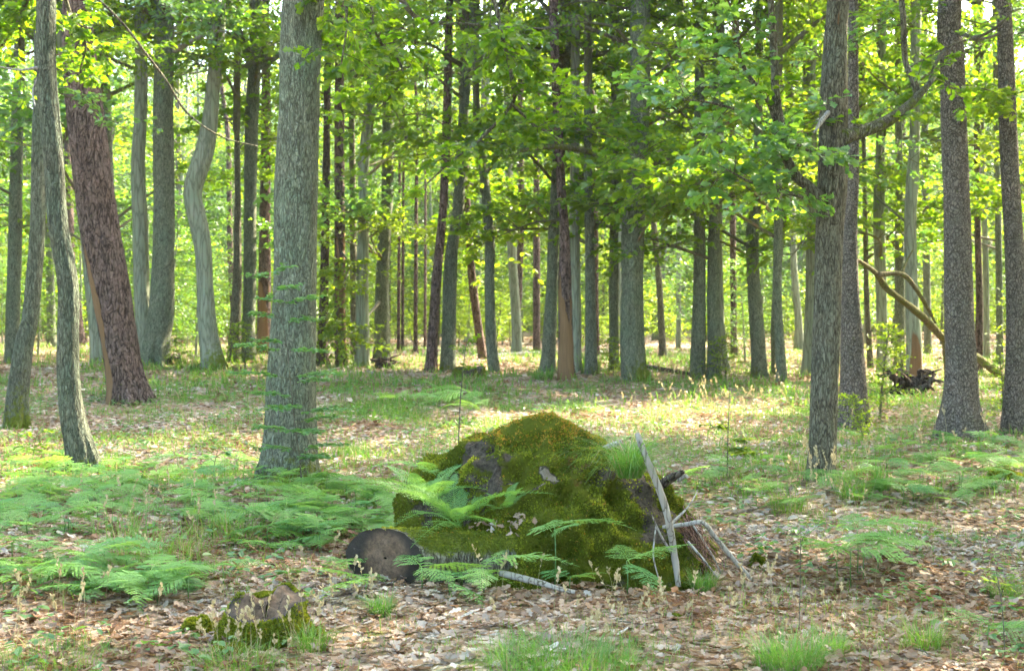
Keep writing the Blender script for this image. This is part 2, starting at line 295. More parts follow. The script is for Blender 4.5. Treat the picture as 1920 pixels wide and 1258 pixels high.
def bough_mesh(name, L, nsub, nl, size, shape, leafmat, seed, rad=.025):
    mb = MB(); rs = np.random.default_rng(seed)
    P = catmull([(0, 0, 0), (L * .33, rs.normal(0, .12), .16 * L * rs.uniform(.3, 1)), (L * .66, rs.normal(0, .25), .2 * L * rs.uniform(.2, 1)), (L, rs.normal(0, .35), .12 * L * rs.uniform(-.6, 1))], 14)
    mb.add(*tube(P, np.linspace(rad, .004, 14), 5), mat=1)
    for q in range(nsub):
        t = rs.uniform(.22, 1.); a = P[int(t * 13)]; sgn = 1 if q % 2 else -1; l = L * rs.uniform(.22, .5) * (1.15 - .6 * t)
        an = sgn * rs.uniform(.5, 1.2); d = np.array([math.cos(an), math.sin(an), rs.uniform(-.45, .7)])
        S = catmull([a, a + d * l * .5 + [0, 0, .04], a + d * l + [0, 0, -.12 * l]], 7)
        mb.add(*tube(S, np.linspace(.008, .002, 7), 3, cap=False), mat=1)
        for w in range(2):
            b = S[rs.integers(2, 6)]; an2 = an + rs.choice([-1, 1]) * rs.uniform(.5, 1.); d2 = np.array([math.cos(an2), math.sin(an2), rs.uniform(-.6, .6)])
            T2 = np.linspace(b, b + d2 * l * .5, 4); mb.add(*tube(T2, .002, 3, cap=False), mat=1); twig_leaves(mb, T2, None, nl, size, shape, 0)
        twig_leaves(mb, S, None, nl, size, shape, 0)
    return mb.mesh(name, [M[leafmat], M['twig']], smooth=False)
def crown_mesh(name, H, Rd, nl, ncl, per, size, leafmat, seed, stem=True, low=0.0):
    """limbs round a stem with flat leaf clumps along them; gaps stay open between the clumps"""
    rs = np.random.default_rng(seed); mb = MB()
    if stem: mb.add(*tube(np.array([(0, 0, -.5), (.1, .05, H * .4), (-.1, .1, H * .75), (0, 0, H * .96)]), np.array([.13, .10, .06, .015]), 6), mat=1)
    C = []
    for q in range(nl):
        u = (q + rs.uniform(0, 1)) / nl; h = H * (low + (1 - low) * u * .92); az = q * 2.4 + rs.uniform(-.5, .5)
        l = Rd * (.45 + .75 * math.sin(math.pi * (u * .85 + .12))) * rs.uniform(.65, 1.2); d = np.array([math.cos(az), math.sin(az), 0])
        rise = l * rs.uniform(.05, .55); P = catmull([(0, 0, h), d * l * .4 + [0, 0, h + rise * .5], d * l * .75 + [rs.normal(0, .3), rs.normal(0, .3), h + rise], d * l + [rs.normal(0, .4), rs.normal(0, .4), h + rise * rs.uniform(.7, 1.1)]], 10)
        mb.add(*tube(P, np.linspace(.05, .01, 10), 5, cap=False), mat=1)
        for w in range(ncl):
            t = rs.uniform(.25, 1.) ** .8; a = P[min(9, int(t * 9))]; o = np.array([rs.normal(0, .55), rs.normal(0, .55), rs.normal(.05, .32)]) * (Rd / 3)
            c = a + o; C.append(c); mb.add(*tube(np.array([a, (a + c) / 2 + [0, 0, .08], c]), np.array([.014, .009, .004]), 3, cap=False), mat=1)
    C = np.array(C); n = len(C) * per; rep = np.repeat(C, per, 0); rc = np.repeat(rs.uniform(.28, .6, len(C)), per)[:, None]
    ang = rs.uniform(0, 2 * math.pi, n); rr = np.sqrt(rs.uniform(0, 1, n)); off = np.stack([np.cos(ang) * rr, np.sin(ang) * rr, rs.normal(0, .22, n)], 1) * rc
    off[:, 2] -= .12 * rr * rc[:, 0]
    D = np.stack([np.cos(ang), np.sin(ang), rs.uniform(-.6, .1, n)], 1) + .7 * norm(rs.normal(size=(n, 3)))
    N = np.array([0, 0, 1.]) + .75 * norm(rs.normal(size=(n, 3)))
    tn = np.clip(np.repeat(rs.uniform(.1, .9, len(C)), per) + rs.normal(0, .2, n), 0, 1); tint = np.stack([tn, rs.uniform(0, 1, n), rs.uniform(0, 1, n)], 1)
    leaves(mb, rep + off, D, N, size * rs.uniform(.7, 1.25, n), 'far', 0, tint); return mb.mesh(name, [M[leafmat], M['twig']], smooth=False)
def needle_crown(name, H, Rd, seed, up=.0):
    rs = np.random.default_rng(seed); mb = MB()
    mb.add(*tube(np.array([(0, 0, -.5), (0, 0, H * .5), (0, 0, H)]), np.array([.12, .08, .01]), 6), mat=1)
    for q in range(56):
        u = q / 56; h = H * u; az = q * 2.4 + rs.uniform(-.3, .3); l = Rd * (1.05 - u) * rs.uniform(.7, 1.2) + .3; d = np.array([math.cos(az), math.sin(az), 0])
        P = catmull([(0, 0, h), d * l * .5 + [0, 0, h - .05 * l + up * l], d * l + [0, 0, h - .28 * l + up * l * 1.5]], 8); mb.add(*tube(P, np.linspace(.025, .005, 8), 4, cap=False), mat=1)
        n = int(90 * l); t = rs.uniform(.15, 1, n); a = P[(t * 7).astype(int)]; s = np.cross(d, [0, 0, 1.])
        C = a + s[None] * rs.normal(0, .16 * l * .5, n)[:, None] + np.stack([rs.normal(0, .05, n), rs.normal(0, .05, n), -np.abs(rs.normal(0, .16, n))], 1)
        leaves(mb, C, d[None] * .6 + rs.normal(0, .5, (n, 3)) + [0, 0, -.5 + up], rs.normal(size=(n, 3)), rs.uniform(.14, .3, n), 'far', 0, np.stack([rs.uniform(0, 1, n)] * 3, 1))
    me = mb.mesh(name, [M['needle'], M['twig']], smooth=False)
    return me
DENSE = [crown_mesh('crown', 11, 3.3, 18, 14, 46, .13, 'leaf_far', 160 + q) for q in range(4)]
CROWN = [crown_mesh('crown', 11, 3.3, 16, 7, 42, .13, ['leaf', 'leaf', 'leaf_bright'][q % 3], 100 + q) for q in range(6)]
PCROWN = [needle_crown('needle_crown', 9, 2.1, 140), needle_crown('pine_crown', 5, 2.4, 141, .35)]
BOUGH = [bough_mesh('bough', 2.6 + .25 * (q % 3), 19, 11, .105, 'mid', ['leaf', 'leaf_bright', 'leaf', 'leaf_dark', 'leaf', 'leaf_bright'][q], 200 + q) for q in range(6)]
NBOUGH = [bough_mesh('bough', 1.9 + .2 * q, 13, 9, .10, 'oak', ['leaf', 'leaf_dark', 'leaf_dark'][q], 230 + q, .014) for q in range(3)]
def young_mesh(name, H, n, size, leafmat, seed, per=34, rad=1.5, part='all'):
    """understorey tree: thin stem, layered sprays of leaves almost to the ground"""
    rs = np.random.default_rng(seed); mb = MB(); lean = rs.normal(0, .25, 2)
    S = catmull([(0, 0, -.1), (lean[0] * .3, lean[1] * .3, H * .35), (lean[0], lean[1] * .4, H * .7), (lean[0] * 1.2, lean[1], H)], 14); 
    if part == 'stem': return mb.add(*tube(S, np.linspace(.02 + .006 * H, .006, 14), 8), mat=0, tint=np.array([.2, 0, 0])).mesh(name, [M['grey']])
    if part == 'all': mb.add(*tube(S, np.linspace(.02 + .006 * H, .006, 14), 6), mat=1)
    for q in range(n):
        u = lin(.16, 1., (q + rs.uniform()) / n); a = S[min(13, int(u * 13))]; az = q * 2.4 + rs.uniform(-.6, .6); l = rad * (1.15 - .75 * u) * rs.uniform(.5, 1.15); d = np.array([math.cos(az), math.sin(az), rs.uniform(.0, .35)])
        P = catmull([a, a + d * l * .5 + [0, 0, .06], a + d * l], 7); mb.add(*tube(P, np.linspace(.010, .002, 7), 3, cap=False), mat=1)
        m = int(per * (l / rad + .35)); t = rs.uniform(.2, 1., m); c = P[(t * 6).astype(int)] + np.stack([rs.normal(0, .2, m), rs.normal(0, .2, m), rs.normal(0, .06, m)], 1) * l * .8
        leaves(mb, c, d[None] * .5 + rs.normal(0, .6, (m, 3)) * [1, 1, .5], np.array([0, 0, 1.]) + .6 * norm(rs.normal(size=(m, 3))), size * rs.uniform(.7, 1.25, m), 'far', 0, np.stack([rs.uniform(0, 1, m)] * 3, 1))
    return mb.mesh(name, [M[leafmat], M['twig']], smooth=False)
YOUNG, YSTEM, YFOL = [[young_mesh('young_tree', [4.5, 6.5, 3.2, 8., 5.5][q], [44, 60, 34, 74, 52][q], .12, ['leaf_far', 'leaf_far', 'leaf_bright', 'leaf_far', 'leaf_dark'][q], 300 + q, 46, [1.7, 2.1, 1.4, 2.4, 1.9][q], part) for q in range(5)] for part in ('all', 'stem', 'foliage')]
SHRUB = [young_mesh('shrub', 1.3 + .5 * q, 26, .085, 'leaf_bright', 320 + q, 30, .8) for q in range(2)]
# ------------------------------------------------------------------ trees
TREES = {}
def trunk_geo(P, r, mat, d, moss, mside, bare, rough, flare, seed, ztop):
    P = np.asarray(P, float); r = np.asarray(r, float)
    dense = catmull(np.column_stack([P, r]), 500); s = np.concatenate([[0], np.cumsum(np.linalg.norm(np.diff(dense[:, :3], axis=0), axis=1))])
    st = .035 if rough and d < 27 else max(.08, d * .007); sv = np.interp(ztop, dense[:, 2], s) if dense[-1, 2] > ztop else s[-1]
    q = np.concatenate([np.arange(0, sv, st), np.arange(sv, s[-1], .6), [s[-1]]]); c = np.stack([np.interp(q, s, dense[:, k]) for k in range(4)], 1)
    seg = 96 if rough and d < 15 else 64 if rough else 28 if d < 24 else 18 if d < 45 else 12
    ph = np.arange(seg) / seg * 2 * math.pi; h = c[:, 2] - (P[0, 2] + .3)
    rs = np.random.default_rng(seed); k = rs.integers(4, 7); p0 = rs.uniform(0, 6)
    fl = np.exp(-np.clip(h, -.2, 99) / .22)[:, None] * flare * (.55 * np.cos(k * ph + p0) + .45 * np.cos((k + 3) * ph + 2 * p0) + .25)[None]
    cyl = np.stack([np.cos(ph)[None] * 1.2 + 0 * h[:, None], np.sin(ph)[None] * 1.2 + 0 * h[:, None], np.tile(h[:, None] * 1.1, (1, seg))], -1)
    rm = 1 + fl + .07 * fbm(cyl + seed, 2, seed)
    if rough:
        a = cyl * [9.5, 9.5, 4.2] + seed; a = a + .5 * vnoise(a * .7, 3)[..., None]; rg = 1 - np.abs(vnoise(a, 8)) * 1.6; rg2 = 1 - np.abs(vnoise(a * 2.1, 9)) * 1.6
        rm = rm + rough * .62 * (rg + .5 * rg2 - .6)
    V, F3, F4 = tube(c[:, :3], c[:, 3], seg, rm)
    hh = np.repeat(h, seg); pp = np.tile(ph, len(h)); mo = np.minimum(moss, 1.) * np.exp(-(np.clip(hh, 0, 99) / (.22 if moss < 1.2 else .42)) ** 1.3) * (.5 + .5 * np.cos(pp - mside))
    br = np.zeros_like(hh)
    if bare is not None:
        h0, h1, a0, wd = bare; h1 = h1 + .22 * h1 * np.sin(2.3 * pp + 1) + .1 * h1 * np.sin(7 * pp); wd = wd * (1 + .35 * np.sin(hh * 5) * .6); da = np.abs((pp - a0 + math.pi) % (2 * math.pi) - math.pi)
        br = sstep((hh - h0) / .15 + .5) * sstep((h1 - hh) / .6 + .5) * sstep((wd - da) / .5 + .5)
    t = np.stack([mo + .18, mo * 0, br], 1); t = np.vstack([t, [[0, 0, 0]] * 2])
    return V, F3, F4, t, c
def tree(key, name, mat, pts, label, H=20., cb=None, crown=None, moss=.7, mside=None, bare=None, rough=0., flare=.38, boughs=0, d=None, group=None, cs=1., cat='tree', bz=(2.2, 9.6), bsc=1.35):
    """pts: (x, y, width) of the trunk in the photograph, base first; it stands on the ground at its base and has its real size there"""
    x0, y0 = px2ground(pts[0][0], pts[0][1]) if d is None else ((pts[0][0] - CX) / F * d, d)
    d = y0; z0 = float(ground(x0, y0)); seed = len(TREES) + 3; rs = np.random.default_rng(seed * 7)
    P = [W(p[0], p[1], d) for p in pts]; P[0][2] = z0; r = [p[2] / 2 / F * d for p in pts]
    base = np.array([x0, y0, z0]); dep = rs.normal(0, .02)
    for p in P: p[1] += dep * (p[2] - z0)
    dr = norm(P[-1] - P[-2]); top = P[-1].copy(); rt = r[-1]; H = max(H, top[2] - z0 + 4)
    nz = 5; hz = np.linspace(top[2], z0 + H * .8, nz + 1)[1:]
    for q, z in enumerate(hz):
        dr = norm(dr * .7 + np.array([rs.normal(0, .05), rs.normal(0, .05), .45])); top = top + dr * (z - top[2]) / max(dr[2], .5); P.append(top.copy()); r.append(lin(rt, .05, ((q + 1) / nz) ** .9))
    P = [P[0] - np.array([0, 0, .3]) - .0 * dr] + P; r = [r[0] * 1.05] + r
    P = np.array(P) - base; ztop = EYE + HY / F * d + .6 - z0
    V, F3, F4, t, c = trunk_geo(P, r, mat, d, moss, rs.uniform(0, 6) if mside is None else mside, bare, rough, flare, seed, ztop)
    e = link(name, None, loc=base, label=label, cat=cat, group=group); e.empty_display_size = .3
    link('trunk', mk_mesh('trunk', V, F3, F4, [M[mat]], colr=t), e)
    cb = max(5.5, ztop * .55 + 1.) if cb is None else cb
    at = lambda z: np.array([np.interp(z, c[:, 2], c[:, k]) for k in (0, 1)] + [z])
    TREES[key] = dict(e=e, d=d, base=base, at=at, r=lambda z: float(np.interp(z, c[:, 2], c[:, 3])))
    if crown is not False:
        if crown == 'needle': me, ph = PCROWN[0], 9
        elif crown == 'pine': me, ph = PCROWN[1], 5; cb = max(cb, H * .72)
        else: me, ph = CROWN[(seed if crown is None else crown) % 6], 11
        cs *= .62 if d < 45 else 1.15; sz = (H - cb) / ph; link('crown', me, e, at(min(cb, c[-1, 2])), rs.uniform(0, 6.28), (cs * rs.uniform(.9, 1.12), cs * rs.uniform(.9, 1.12), sz))
    for q in range(boughs * 2 + 3 if boughs else 0):
        z = rs.uniform(*bz); link('branch', BOUGH[rs.integers(0, 6)], e, at(z), (rs.uniform(-.15, .15), rs.uniform(-.35, .1), rs.uniform(0, 6.28)), bsc * rs.uniform(.75, 1.25))
    return e
def limb(key, pts, mat='oak_brown', name='branch', dz=0., leafy=0, leaf='leaf', size=.1, shape='oak', twl=.5, seed=0, dd=0., moss=.0, per=11, label=None):
    """a limb of tree `key`: (x, y, width) along the photograph, leaving the trunk's depth by dd metres towards its tip; leafy = twigs with leaves"""
    T = TREES[key]; d0 = T['d'] + dz; n = len(pts); rs = np.random.default_rng(seed + 900)
    P = np.array([W(p[0], p[1], d0 + dd * k / max(1, n - 1) + rs.normal(0, .05)) for k, p in enumerate(pts)]) - T['base']; rr = np.array([p[2] / 2 / F * d0 for p in pts])
    m = max(10, n * 6); c = catmull(np.column_stack([P, rr]), m); mb = MB(); v, f3, f4 = tube(c[:, :3], np.maximum(c[:, 3], .002) * (1 + .12 * vnoise(c[:, :3] * 6)), 10 if rr.max() > .02 else 6)
    mb.add(v, f3, f4, mat=0, tint=np.array([moss, 0, 0]))
    b = link(name, mb.mesh(name, [M[mat]]), T['e'], label=label)
    if leafy:
        lb = MB()
        for q in range(leafy):
            t = rs.uniform(.3 if q else 1., 1.); a = c[min(m - 1, int(t * (m - 1))), :3]; tn = norm(c[min(m - 1, int(t * (m - 1)) + 1), :3] - c[max(0, int(t * (m - 1)) - 1), :3])
            dr = norm(tn * .5 + np.array([rs.normal(0, .8), rs.normal(0, .8), rs.normal(.1, .5)])); l = twl * rs.uniform(.5, 1.3); S = catmull([a, a + dr * l * .5 + [0, 0, .03], a + dr * l + [0, 0, -.1 * l]], 6)
            lb.add(*tube(S, np.linspace(.005, .0015, 6), 4, cap=False), mat=1); twig_leaves(lb, S, None, per, size, shape, 0)
            for w in range(2):
                p = S[rs.integers(2, 5)]; d2 = norm(dr + rs.normal(0, .7, 3) * [1, 1, .35]); S2 = np.linspace(p, p + d2 * l * .55, 4); lb.add(*tube(S2, .0015, 3, cap=False), mat=1); twig_leaves(lb, S2, None, per, size, shape, 0)
        link('leaves', lb.mesh('leaves', [M[leaf], M['twig']], smooth=False), b)
    return b
T = tree
T('hero', 'oak_tree', 'oak', [(541,905,118),(543,850,104),(545,800,97),(546,700,92),(552,560,85),(555,420,81),(560,200,79),(568,0,76)], 'thick straight grey oak trunk with deeply furrowed bark behind the slender sapling', H=21, cb=7.5, rough=.035, flare=.14, moss=1., crown=0)
T('t1', 'oak_tree', 'oak_dim', [(158,885,54),(150,840,51),(137,780,46),(130,700,41),(130,620,40),(130,530,39),(112,420,36),(105,300,36),(93,140,36),(94,0,36)], 'slim kinked grey oak trunk standing at the edge of the fern carpet', H=17, cb=7, rough=.04, moss=.5, crown=1)
T('pine', 'pine_tree', 'pine', [(243,754,88),(234,700,70),(222,620,68),(206,530,70),(188,420,71),(173,300,69),(161,200,65),(153,100,57),(150,0,52)], 'thick leaning pine with red brown plated bark and a bare strip at its foot', H=21, rough=.05, flare=.2, moss=.4, bare=(-.1, 1.9, 5.5, .33), crown='pine')
T('t4', 'oak_tree', 'oak_dim', [(35,802,42),(34,740,40),(44,650,34),(55,600,30),(62,530,29),(70,420,27),(72,250,25),(74,100,22)], 'crooked thin oak with yellow moss at its foot, leftmost of the nearer trunks', H=15, cb=7, moss=1.3, mside=4.2, rough=.04, crown=2)
T('t40', 'oak_tree', 'oak_brown', [(1539,902,54),(1543,840,52),(1545,754,51),(1549,654,52),(1553,553,48),(1557,420,50),(1561,350,53),(1565,217,51),(1567,134,47),(1574,0,40)], 'weathered brown oak with a mossy limb reaching up to the right', H=15, cb=6.8, rough=.045, flare=.06, moss=.3, bare=(4.1, 4.5, 4.4, .5), crown=3, cs=.8)
T('t41', 'spruce_tree', 'spruce', [(1602,806,58),(1600,740,50),(1597,654,44),(1592,553,36),(1593,420,26),(1598,300,22),(1596,0,18)], 'dark spruce trunk flaring at the foot directly behind the weathered brown oak', H=20, crown='needle', cb=7.5, moss=.5)
T('t47', 'spruce_tree', 'spruce', [(1798,818,92),(1800,754,68),(1802,687,59),(1799,587,54),(1797,420,49),(1794,334,47),(1790,200,45),(1788,100,44),(1785,0,43)], 'stout speckled spruce trunk with a wide root flare', H=23, crown='needle', cb=8.5, rough=.025, flare=.25, moss=.5)
T('t48', 'spruce_tree', 'spruce', [(1908,815,62),(1905,700,41),(1906,600,38),(1903,480,36),(1894,334,34),(1887,167,32),(1880,0,28)], 'spruce trunk cut by the frame, rightmost of the near trunks', H=22, crown='needle', cb=8.5, rough=.025, flare=.2, moss=.5)
T('t30', 'oak_tree', 'oak', [(1194,713,56),(1188,687,50),(1185,587,44),(1188,420,41),(1194,334,40),(1200,200,37),(1201,0,36)], 'tall thick oak with mossy foot and a broken limb at half height', moss=1.7, mside=3.6, flare=.2, boughs=2, crown=4, rough=.03)
T('t8', 'oak_tree', 'oak', [(288,685,54),(292,650,50),(303,580,47),(307,500,42),(310,420,40),(309,250,38),(311,150,36),(312,0,34)], 'broad oak leaning in at its foot with a dead twisted stub high up', boughs=1, bz=(5.6, 9.8), moss=.9, crown=5, rough=.03)
T('t9', 'hornbeam_tree', 'grey', [(398,690,44),(390,620,36),(384,530,32),(381,470,32),(372,420,35),(361,370,34),(365,340,37),(384,280,36),(395,215,29),(398,170,27),(406,100,27),(410,0,27)], 'swan necked grey trunk with an S shaped bend and mossy foot', boughs=1, bz=(5.6, 9.8), moss=1.3, mside=3.6)
T('t7', 'oak_tree', 'grey', [(276,680,34),(270,600,31),(266,530,30),(264,420,29),(261,300,26),(267,200,24),(267,0,24)], 'straight grey trunk just behind the broad leaning oak', boughs=1, bz=(5.6, 9.8))
T('t10', 'oak_tree', 'oak', [(465,680,27),(467,600,25),(469,530,24),(469,420,24),(471,250,25),(477,140,24),(480,90,21),(482,0,18)], 'slim oak forking near the top beside the furrowed oak', boughs=1)
T('t11', 'oak_tree', 'oak_brown', [(437,680,24),(442,600,21),(446,520,17),(447,420,13),(447,300,11),(446,150,10)], 'thin dark trunk leaning towards the slim forking oak', boughs=1)
T('t12', 'pine_tree', 'pine', [(495,668,26),(496,560,25),(498,420,21),(500,200,17),(500,0,15)], 'red barked pine half hidden by the furrowed oak', crown='pine', bare=(.1, 1.9, 4.7, .9))
T('t5', 'oak_tree', 'oak', [(22,680,27),(25,560,26),(29,400,25),(33,200,22),(37,140,20),(36,0,17)], 'upright oak trunk at the far edge behind the crooked thin oak', boughs=2)
T('t2', 'oak_tree', 'grey', [(184,683,28),(178,600,26),(160,400,24),(124,100,20),(118,0,18)], 'smooth trunk hidden behind the leaning pine', boughs=1)
T('t6', 'oak_tree', 'oak', [(226,668,24),(212,500,22),(199,130,21),(204,0,20)], 'upright trunk whose top shows above the leaning pine', boughs=1)
T('t6b', 'oak_tree', 'oak', [(97,652,18),(96,560,16),(94,400,14),(96,200,12)], 'small dark trunk seen between the two crooked thin oaks', boughs=1)
T('t14a', 'pine_tree', 'rot', [(604,688,25),(606,620,19),(610,400,15),(612,200,13),(613,0,12)], 'dark decaying trunk with torn foot next to the furrowed oak', boughs=0, crown='pine', flare=.5)
T('t14b', 'pine_tree', 'pine', [(640,691,25),(637,600,22),(636,500,21),(635,300,19),(634,0,17)], 'pale reddish pine beside the yellow green leaf spray', crown='pine', bare=(.2, 3., 4.2, 1.))
T('t14c', 'pine_tree', 'oak_brown', [(664,673,14),(663,500,13),(662,400,12),(660,200,11),(660,0,10)], 'narrow dark trunk between the pale pine and the bowed grey trunk', boughs=1)
T('t15', 'hornbeam_tree', 'grey', [(680,691,28),(679,520,23),(681,420,20),(681,334,19),(685,267,21),(695,167,17),(698,100,16),(700,0,15)], 'smooth blue grey trunk bowed gently to the right', boughs=1)
T('t16', 'oak_tree', 'oak', [(716,681,29),(717,553,26),(723,420,24),(727,367,22),(728,220,22),(734,100,20),(736,0,19)], 'oak trunk rising behind the rotten upturned root', boughs=2)
T('t17', 'pine_tree', 'pine', [(808,698,22),(817,540,18),(828,420,16),(832,367,16),(838,200,16),(842,0,14)], 'pinkish pine leaning right beside a thicker grey oak', crown='pine')
T('t18', 'oak_tree', 'oak', [(840,698,28),(844,520,25),(848,460,23),(858,400,22),(864,300,19),(874,133,20),(885,0,22)], 'grey oak leaning right in front of the pinkish pine', boughs=2)
T('t19', 'oak_tree', 'oak', [(926,701,21),(920,620,20),(918,520,19),(919,470,19),(914,400,18),(908,334,17),(899,267,14),(892,167,13),(893,60,13)], 'wavy slim oak leaning left near the mossy flat stump', boughs=2)
T('t20', 'pine_tree', 'pine', [(905,673,17),(895,600,16),(885,520,15),(878,420,13),(868,200,12)], 'thin pink trunk slanting left behind the wavy slim oak', crown='pine')
T('t21', 'oak_tree', 'grey', [(970,668,20),(967,587,18),(957,420,16),(952,200,14)], 'pale trunk crossing a red pine far behind the moss mound', boughs=1)
T('t22', 'pine_tree', 'pine', [(966,662,14),(973,520,13),(977,420,12),(976,300,12),(976,100,11)], 'red pine crossing the pale trunk far behind the moss mound', crown='pine')
T('t23', 'pine_tree', 'pine', [(1006,661,14),(1006,520,13),(1006,400,12),(1007,200,11)], 'lone straight pinkish trunk far off in the middle of the wood', crown='pine')
T('t24', 'oak_tree', 'oak', [(1027,699,28),(1034,553,22),(1039,420,20),(1042,367,20),(1048,260,19),(1055,160,18),(1063,90,17),(1065,0,17)], 'dark oak leaning across the half peeled pine', boughs=2)
T('t25', 'pine_tree', 'pine', [(1062,711,32),(1060,600,26),(1059,520,24),(1058,420,18),(1053,367,18),(1048,260,18),(1043,160,18),(1040,90,18),(1038,0,18)], 'pine with its lower bark peeled off orange', crown='pine', bare=(-.3, 1.55, 4.7, 1.3))
T('t26', 'oak_tree', 'grey', [(1081,701,20),(1080,560,19),(1077,420,19),(1078,200,17),(1078,0,16)], 'hazy grey trunk close behind the half peeled pine', boughs=1)
T('t27', 'oak_tree', 'oak', [(1108,704,24),(1107,560,20),(1106,420,18),(1103,300,16),(1104,100,15),(1103,0,14)], 'straight slim oak between the peeled pine and the tall thick oak', boughs=2)
T('t28', 'pine_tree', 'pine', [(1119,668,10),(1118,500,9),(1117,300,8)], 'very thin red pine beside the straight slim oak', crown='pine')
T('t29', 'oak_tree', 'oak', [(1151,692,19),(1151,560,18),(1152,420,17),(1153,380,17),(1155,0,13)], 'slim oak close to the left of the tall thick mossy oak', boughs=2)
T('t31', 'pine_tree', 'oak_brown', [(1243,671,14),(1238,560,12),(1232,480,12),(1225,400,11),(1215,200,10)], 'thin dark pine slanting behind the tall thick oak', crown='pine')
T('t32', 'oak_tree', 'grey', [(1272,655,10),(1272,560,9),(1272,300,8)], 'faint bluish trunk in the pale gap beyond the fallen log', boughs=1)
T('t33', 'oak_tree', 'oak', [(1308,712,30),(1311,553,24),(1312,420,22),(1312,200,19),(1314,0,16)], 'grey oak, left one of a close upright pair', boughs=2)
T('t34', 'oak_tree', 'oak', [(1340,713,26),(1338,553,24),(1340,420,21),(1346,200,20),(1347,0,19)], 'grey oak, right one of a close upright pair', boughs=2)
T('t35', 'oak_tree', 'grey', [(1362,698,15),(1352,600,13),(1350,420,11),(1352,200,10)], 'thin stem leaning against the close upright pair', boughs=1)
T('t36', 'pine_tree', 'pine', [(1376,669,13),(1375,500,12),(1374,300,10)], 'thin dark pine in the bright gap past the upright pair', crown='pine')
T('t37', 'oak_tree', 'oak', [(1425,708,28),(1418,603,28),(1412,503,24),(1412,430,23),(1421,367,17),(1422,250,14),(1424,100,13),(1426,0,12)], 'bulging oak bent like a knee in the bright clearing', boughs=2)
T('t38', 'oak_tree', 'oak', [(1467,721,19),(1462,640,18),(1458,553,17),(1460,420,16),(1460,250,14),(1462,0,12)], 'slender oak alone between the knee bent oak and the weathered one', boughs=2)
T('t38b', 'oak_tree', 'oak', [(1453,702,15),(1454,560,13),(1476,300,12),(1480,0,10)], 'narrow trunk tucked behind the slender lone oak', boughs=1)
T('t39', 'oak_tree', 'grey', [(1516,706,26),(1522,560,24),(1525,420,22),(1524,367,22),(1520,250,25),(1518,150,25),(1522,60,27),(1524,0,27)], 'smooth grey trunk close behind the weathered oak with red brown foot', boughs=1)
T('t39b', 'pine_tree', 'pine', [(1551,690,20),(1548,400,17),(1544,200,16),(1542,0,15)], 'purplish pine peeping out beside the top of the weathered oak', crown='pine')
T('t42', 'hornbeam_tree', 'grey', [(1656,698,24),(1652,560,21),(1648,420,22),(1650,250,16),(1654,0,14)], 'pale fluted trunk above the dead bough near the bright shrub', boughs=2)
T('t43', 'oak_tree', 'oak_brown', [(1632,692,11),(1625,560,10),(1622,420,9),(1618,250,8)], 'thin curved stem between the dark spruce and the pale fluted trunk', boughs=1)
T('t44', 'oak_tree', 'oak', [(1688,691,21),(1688,560,19),(1688,420,17),(1688,230,13),(1690,0,12)], 'dark trunk behind the heap of uprooted dead wood', boughs=1)
T('t45', 'hornbeam_tree', 'grey', [(1714,717,30),(1714,640,28),(1710,553,25),(1708,420,22),(1712,334,23),(1716,267,20),(1718,120,19),(1720,0,18)], 'smooth pale grey trunk rising from the heap of dead wood', boughs=1, bare=(-.2, 1.1, 4.7, .8))
T('t46', 'oak_tree', 'oak', [(1740,664,14),(1737,420,13),(1735,100,12)], 'slim trunk between the pale grey trunk and the stout spruce', boughs=1)
T('t49', 'oak_tree', 'pine', [(1835,702,14),(1836,560,13),(1833,420,12),(1832,300,12),(1834,0,10)], 'slim brownish trunk right behind the stout spruce', boughs=1)
T('t50', 'oak_tree', 'grey', [(1850,674,12),(1847,500,11),(1840,300,10)], 'thin grey trunk beyond the lower end of the dead bough', boughs=1)
T('t51', 'oak_tree', 'oak', [(1875,684,13),(1875,500,12),(1874,300,11),(1872,0,10)], 'narrow trunk beside the spruce cut by the frame', boughs=1)
for x, y, w in ((747,660,7),(755,658,6),(779,662,8),(797,655,6)):
    T('fp%d' % x, 'pine_tree', 'pine', [(x, y, w), (x + 1, 420, w * .85), (x + 2, 200, w * .7)], 'thin pole straight pine in the sunny row of four far pines', crown='pine', group='row of four thin far pines', H=19)
# limbs that can be told apart
limb('t40', [(1537,378,34),(1515,350,24),(1492,330,20),(1472,290,18),(1464,240,17),(1455,180,16),(1450,80,14),(1443,-30,12)], dd=-.4, leafy=10, leaf='leaf', twl=.55, seed=1, moss=.3)
limb('t40', [(1460,245,12),(1440,190,9),(1402,140,8),(1386,100,7),(1384,40,4)], dd=-.5, dz=-.15, leafy=9, leaf='leaf_dark', twl=.5, seed=2)
limb('t40', [(1535,382,14),(1500,368,8),(1460,358,7),(1415,345,5),(1362,318,3)], dd=-.7, leafy=16, leaf='leaf_dark', twl=.5, seed=3)
limb('t40', [(1470,290,9),(1440,235,7),(1380,206,5),(1320,191,4),(1275,188,2)], dd=-.6, dz=-.2, leafy=15, leaf='leaf_dark', twl=.5, seed=4)
limb('t40', [(1578,258,30),(1612,248,26),(1655,232,23),(1692,208,19),(1722,180,14),(1752,146,8)], dd=.4, seed=5, moss=.55, leafy=3, label='thick mossy limb curving upward')
limb('t40', [(1722,180,14),(1712,150,13),(1697,112,12),(1694,40,11),(1686,-40,10)], dd=.1, dz=.35, seed=6, moss=.3)
limb('t40', [(1556,208,10),(1540,228,9),(1526,250,3)], mat='dead', seed=7, dd=-.3)
limb('t40', [(1560,300,8),(1530,290,6),(1470,262,5),(1400,262,3)], dd=-.9, dz=-.2, leafy=11, leaf='leaf_dark', twl=.45, seed=8)
